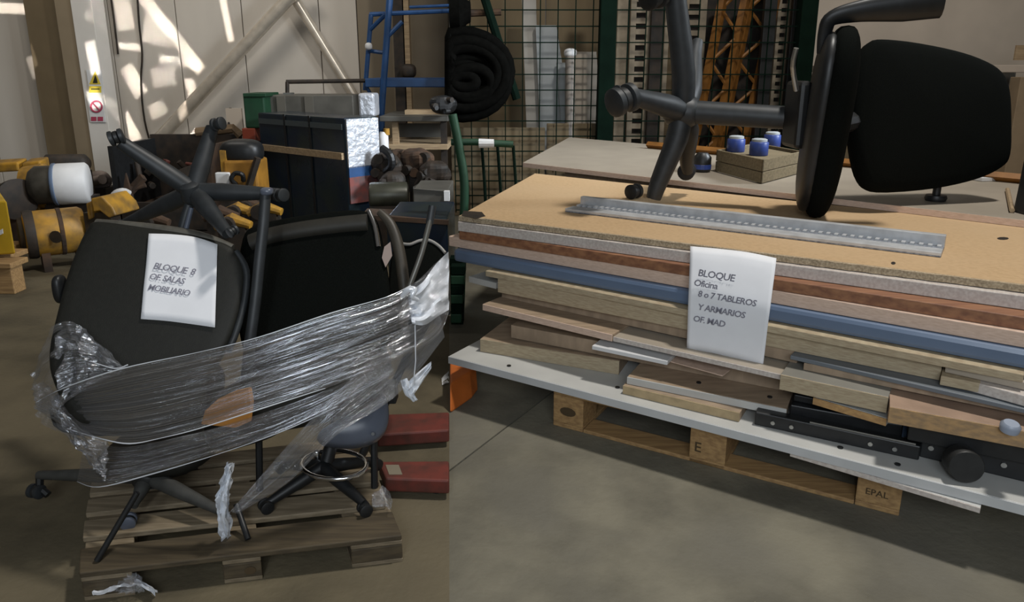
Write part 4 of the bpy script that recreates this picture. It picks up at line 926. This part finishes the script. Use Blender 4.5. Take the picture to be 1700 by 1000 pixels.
build('body', M().lathe(c, V((0,0,1)), [(0,.05),(.01,.06),(.10,.06),(.13,.035)], 16), m_black, t, smooth=True); build('band', M().lathe(c+V((0,0,.02)), V((0,0,1)), [(0,.061),(.03,.062),(.031,.061)], 16), m_bluecap, t)
a, b = G(1075,246,.916), G(1770,312,.916); 
build('rack_beam', M().tube([a+V((0,0,.03)), b+V((0,0,.03))], .03, 4), m_orangedk, label='long orange rack beam lying across the rear board', cat='beam')
c = G(1690,352,.916); t = thing('dark_case', 'dark grey case at the right frame edge on the rear board', 'case', c)
build('body', M().hexa([G(1685,350,.916)+V((0,0,.28)),G(1790,380,.916)+V((0,0,.28)),G(1790,340,.916)+V((0,0,.28)),G(1700,330,.916)+V((0,0,.28))],[G(1682,352,.916),G(1790,380,.916),G(1790,340,.916),G(1697,332,.916)]), m_greyblack, t, bevel=.01)
build('wood_trim', M().tube([G(1684,353,.916)+V((-.02,-.01,.012)), G(1672,318,.916)+V((0,0,.012))], .012, 6), m_tanw, t)
c = G(1636,300,.916); build('white_tag', M().box(c+V((0,0,.012)), (.06,.01,0), (-.01,.03,0), (0,0,.01)), m_white, label='small white piece beside the backrest on the rear board', cat='tag')

# ------------------------------------------------------------------ right background
YF = 7.95
t = thing('mesh_fence', 'dark green welded mesh fence behind the board stacks', 'fence', V((D(900,300,YF).x,YF,0)))
mb = M(); x0, x1 = D(752,100,YF).x, D(1330,100,YF).x
nx = 21
for k in range(nx):
    x = x0+(x1-x0)*k/(nx-1); mb.aab(x-.0055,x+.0055,YF,YF+.012,.05,2.7)
for k in range(17):
    z = .08+k*.163; mb.aab(x0,x1,YF-.012,YF,z-.006,z+.006)
build('wire_mesh', mb, m_greend, t, kind='stuff')
for x in (1006,1330): 
    X = D(x,110,YF).x; build('post', M().aab(X-.085,X+.085,YF-.1,YF+.07,0,2.8), m_greend, t, bevel=.008)
build('post', M().tube([D(796,-30,YF-.1),D(858,165,YF-.1)], .045, 8), m_greend, t); 
build('top_rail', M().tube([D(762,23,YF-.05),D(832,20,YF-.05)], .035, 8), m_rust, t)
m_hose = mat('matt_black_hose', (.0045,.0045,.004), .95, 0, .3, 20, spec=.02)
# hose coil and black box
t = thing('hose_coil', 'large black coiled hose hanging on the fence at the left', 'hose', D(785,130,YF-.3))
for k in range(13):
    rx, ry = 80-k*5.6, 66-k*5.0; cx_, cy_ = 770+(k*53)%17-4, 130+((k*37)%23)-11
    pts_ = [D(max(748,cx_+rx*math.cos(a*.2618)), cy_+ry*math.sin(a*.2618), YF-.40-.05*(k%3)) for a in range(24)]
    build('loop', M().tube(pts_, .06, 8, closed=True), m_hose, t, smooth=True)
build('loop_core', M().pad([D(748,75,YF-.24),D(800,80,YF-.24),D(840,120,YF-.24),D(848,150,YF-.24),D(820,180,YF-.24),D(748,195,YF-.24)], V((0,-1,0)), .08), m_hose, t, smooth=True)
build('black_pump', M().lathe(D(748,20,YF-.3), V((1,0,0)), [(0,.2),(.1,.2),(.16,.12),(.2,.1)], 18), m_hose, label='black cylindrical pump above the coiled hose', cat='pump', smooth=True)
# green hand cart
t = thing('hand_cart', 'green tube hand cart standing left of the board stack', 'cart', G(765,540,0))
YC = 4.6
build('upright', M().tube([D(751,190,YC),D(763,250,YC),D(771,310,YC),D(768,400,YC),D(764,520,YC)], .028, 10, smooth=4), m_green, t, smooth=True)
build('crossbar', M().tube([D(749,236,YC+.05),D(790,236,YC+.05),D(852,240,YC+.05)], .022, 10), m_green, t, smooth=True)
build('tie', M().tube([D(795,238,YC),D(820,238,YC)], [.03,.026], 10), m_white, t)
for x in (800,826,852): build('spoke', M().tube([D(x,242,YC+.1),D(x+4,300,YC+.1),D(x+8,370,YC+.12)], .010, 6), m_greend, t)
for k in range(6):
    y = 442+k*16; build('step', pbox(748,y,772-k*1.2,y+15,4.35,.12), m_green if k%2 else m_greend, t, bevel=.006)
build('base', pbox(748,430,768,545,4.42,.1), m_greend, t)
c = G(760,675,0); t = thing('orange_block', 'orange plastic stop block on the floor under the grey board', 'block', c)
q = [G(x,y,.10) for x,y in [(747,645),(772,640),(789,622),(747,608)]]
build('body', M().hexa([G(747,638,.12),G(780,618,.12),G(791,608,.12),G(747,600,.12)],[G(747,688,0),G(784,662,0),G(794,648,0),G(747,640,0)]), m_orange, t, bevel=.01)
# leaning panels behind fence
def lean(label, q, m, th=.05, Y=8.5, name='insulation_panel', cat='panel'):
    (x0,y0),(x1,y1),(x2,y2),(x3,y3) = q
    a, b = D(x0,y0,Y+.02), D(x1,y1,Y+.02); c, d_ = D(x2,y2,Y), D(x3,y3,Y)
    k = (c.z)/(max(.01,b.z-c.z)); 
    c2 = c+(c-b)*k; d2 = d_+(d_-a)*k; c2.z = 0; d2.z = 0
    build(name, M().add([a,b,c2,d2]+[p+V((0,th,0)) for p in (a,b,c2,d2)], [(0,1,2,3),(7,6,5,4),(0,4,5,1),(1,5,6,2),(2,6,7,3),(3,7,4,0)]), m, label=label, cat=cat, bevel=.004)
lean('tall grey-white panel leaning at the left behind the fence', [(866,-10),(890,-10),(894,185),(873,185)], mat('grey_white_panel', (.44,.42,.38), .6, 0, .1, 6))
lean('pale blue foil board leaning in the middle behind the fence', [(889,42),(924,42),(948,205),(896,205)], m_sky, Y=8.4)
lean('short blue-grey board leaning behind the fence', [(924,104),(940,104),(958,190),(930,190)], m_sky, Y=8.3)
lean('cream board leaning close to the dark green post', [(944,86),(990,86),(998,205),(952,190)], mat('cream_board', (.44,.38,.31), .7, 0, .2, 6), Y=8.2)
for x0_,x1_,yt_,l_ in ((748,905,212,'left'),(908,1000,205,'right')):
    build('carton_sheet', M().aab(D(x0_,200,8.03).x, D(x1_,200,8.03).x, 8.03, 8.06, 0, D(900,yt_,8.03).z), m_brownwall, label=f'brown carton sheet standing low behind the mesh fence, {l_} of two', cat='sheet', bevel=.004)
t = thing('tube_roll', 'white roll end peeping over the cream board', 'roll', V((D(947,90,8.08).x,8.08,0)))
c = D(947,88,8.08); build('roll', M().tube([c, V((c.x+.03,c.y,0))], .055, 14), mat('dull_white', (.27,.24,.21), .7), t, smooth=True); build('roll_tip', M().ellipsoid(c,(.07,0,0),(0,.06,0),(0,0,.05),1), m_white, t, smooth=True)
# perforated uprights and rack frames
def upright(label, x0, x1, Y, m, step=.115, holes=True, dx=0):
    a, b = D(x0,110,Y).x, D(x1,110,Y).x; r = thing('rack_upright', label, 'rack', V(((a+b)/2,Y,0)))
    w_ = (b-a)
    if not holes: build('channel', M().aab(a,b,Y,Y+.08,0,3), m, r, bevel=.006); return r
    for p, q in ((a,a+w_*.27),(b-w_*.27,b)): build('channel_side', M().aab(p,q,Y,Y+.05,0,3), m, r, bevel=.004)
    z = .02; mb = M()
    while z < 2.95: mb.aab(a+w_*.27,b-w_*.27,Y+.003,Y+.03,z,z+step*.5); z += step
    build('perforated_web', mb, m, r, kind='stuff')
    build('hole_shade', M().aab(a,b,Y+.051,Y+.09,0,3), m_dark, r); return r  # dark strip added behind the holes, their shade put into its colour
m_up = mat('beige_steel', (.34,.28,.20), .6, .1, .3, 10)
upright('beige perforated rack upright just right of the green post', 1022, 1042, 8.5, m_up, holes=False)
upright('wide beige perforated upright with square holes', 1044, 1078, 8.4, m_up)
upright('dark olive upright left of the chair legs', 1078, 1098, 8.3, m_dark, holes=False)
upright('thin pale upright between dark ones behind the chair', 1100, 1108, 8.6, m_up, holes=False)
upright('beige perforated upright behind the lying chair leg', 1128, 1168, 8.7, m_up)
upright('dark upright right of the orange frames', 1262, 1282, 8.3, m_greyblack, holes=False)
upright('beige perforated upright right of the orange frames', 1284, 1304, 8.6, m_up, .09)
upright('black upright next to the cream wall', 1308, 1322, 8.3, m_black, holes=False)
upright('narrow pale upright at the edge of the cream wall', 1323, 1336, 8.4, m_up, .09)
def orange_frame(label, xt, xb, wpx, Y):
    r = thing('rack_truss', label, 'rack', V((D(xb,250,Y).x,Y,0))); k = Y/F
    T, B = D(xt,-30,Y+.1), D(xb,250,Y); kk = B.z/(T.z-B.z); B = B+(B-T)*kk
    w_ = V((wpx*k,0,0))
    for o_ in (V((0,0,0)), w_): build('upright', M().tube([T+o_, B+o_+V((0,0,.03))], .055, 4), m_orangedk, r)
    n_ = 9
    for i in range(n_):
        p, q = T.lerp(B,i/n_), T.lerp(B,(i+1)/n_); 
        build('brace', M().tube([p if i%2 else p+w_, q+w_ if i%2 else q], .02, 6), m_orangedk, r)
orange_frame('orange pallet rack frame leaning, nearer one', 1206, 1150, 36, 8.3)
orange_frame('orange-brown pallet rack frame leaning, further right', 1252, 1194, 40, 8.45)
build('dark_sheet', M().aab(D(1168,0,8.75).x, D(1282,0,8.75).x, 8.85, 8.9, 0, 3), m_dark, label='dark sheet standing behind the orange rack frames', cat='panel')
# table and boxes at the right edge
t = thing('work_table', 'cream topped table along the wall at the right edge', 'table', V((D(1600,300,7.2).x,7.2,0)))
zt = D(1690,108,7.2).z
build('table_top', M().aab(D(1420,108,7.2).x, D(1800,108,7.2).x, 7.2, 8.4, zt-.07, zt), mat('cream_top', (.50,.42,.34), .6, 0, .1, 6), t, bevel=.006)
for x in (1440,1672,1790): 
    X = D(x,120,7.3).x
    for y_ in (7.3,8.25): build('leg', M().aab(X-.035,X+.035,y_,y_+.07,0,zt-.071), m_lid, t)
build('cardboard_box', pbox(1680,128,1800,300,7.0,.15), mat('brown_carton', (.28,.20,.12), .8, 0, .15, 6), label='brown carton standing under the cream table edge', cat='box', bevel=.006)
build('cardboard_box', M().aab(D(1400,200,7.45).x, D(1660,200,7.45).x, 7.45, 8.2, 0, D(1500,150,7.45).z), mat('olive_carton', (.22,.17,.10), .8, 0, .15, 6), label='wide olive brown carton behind the chair backrest', cat='box', bevel=.006)
build('wall_picture', pbox(1686,75,1720,100,7.6,.02), m_tanw, label='small brown item standing on the cream table', cat='block')
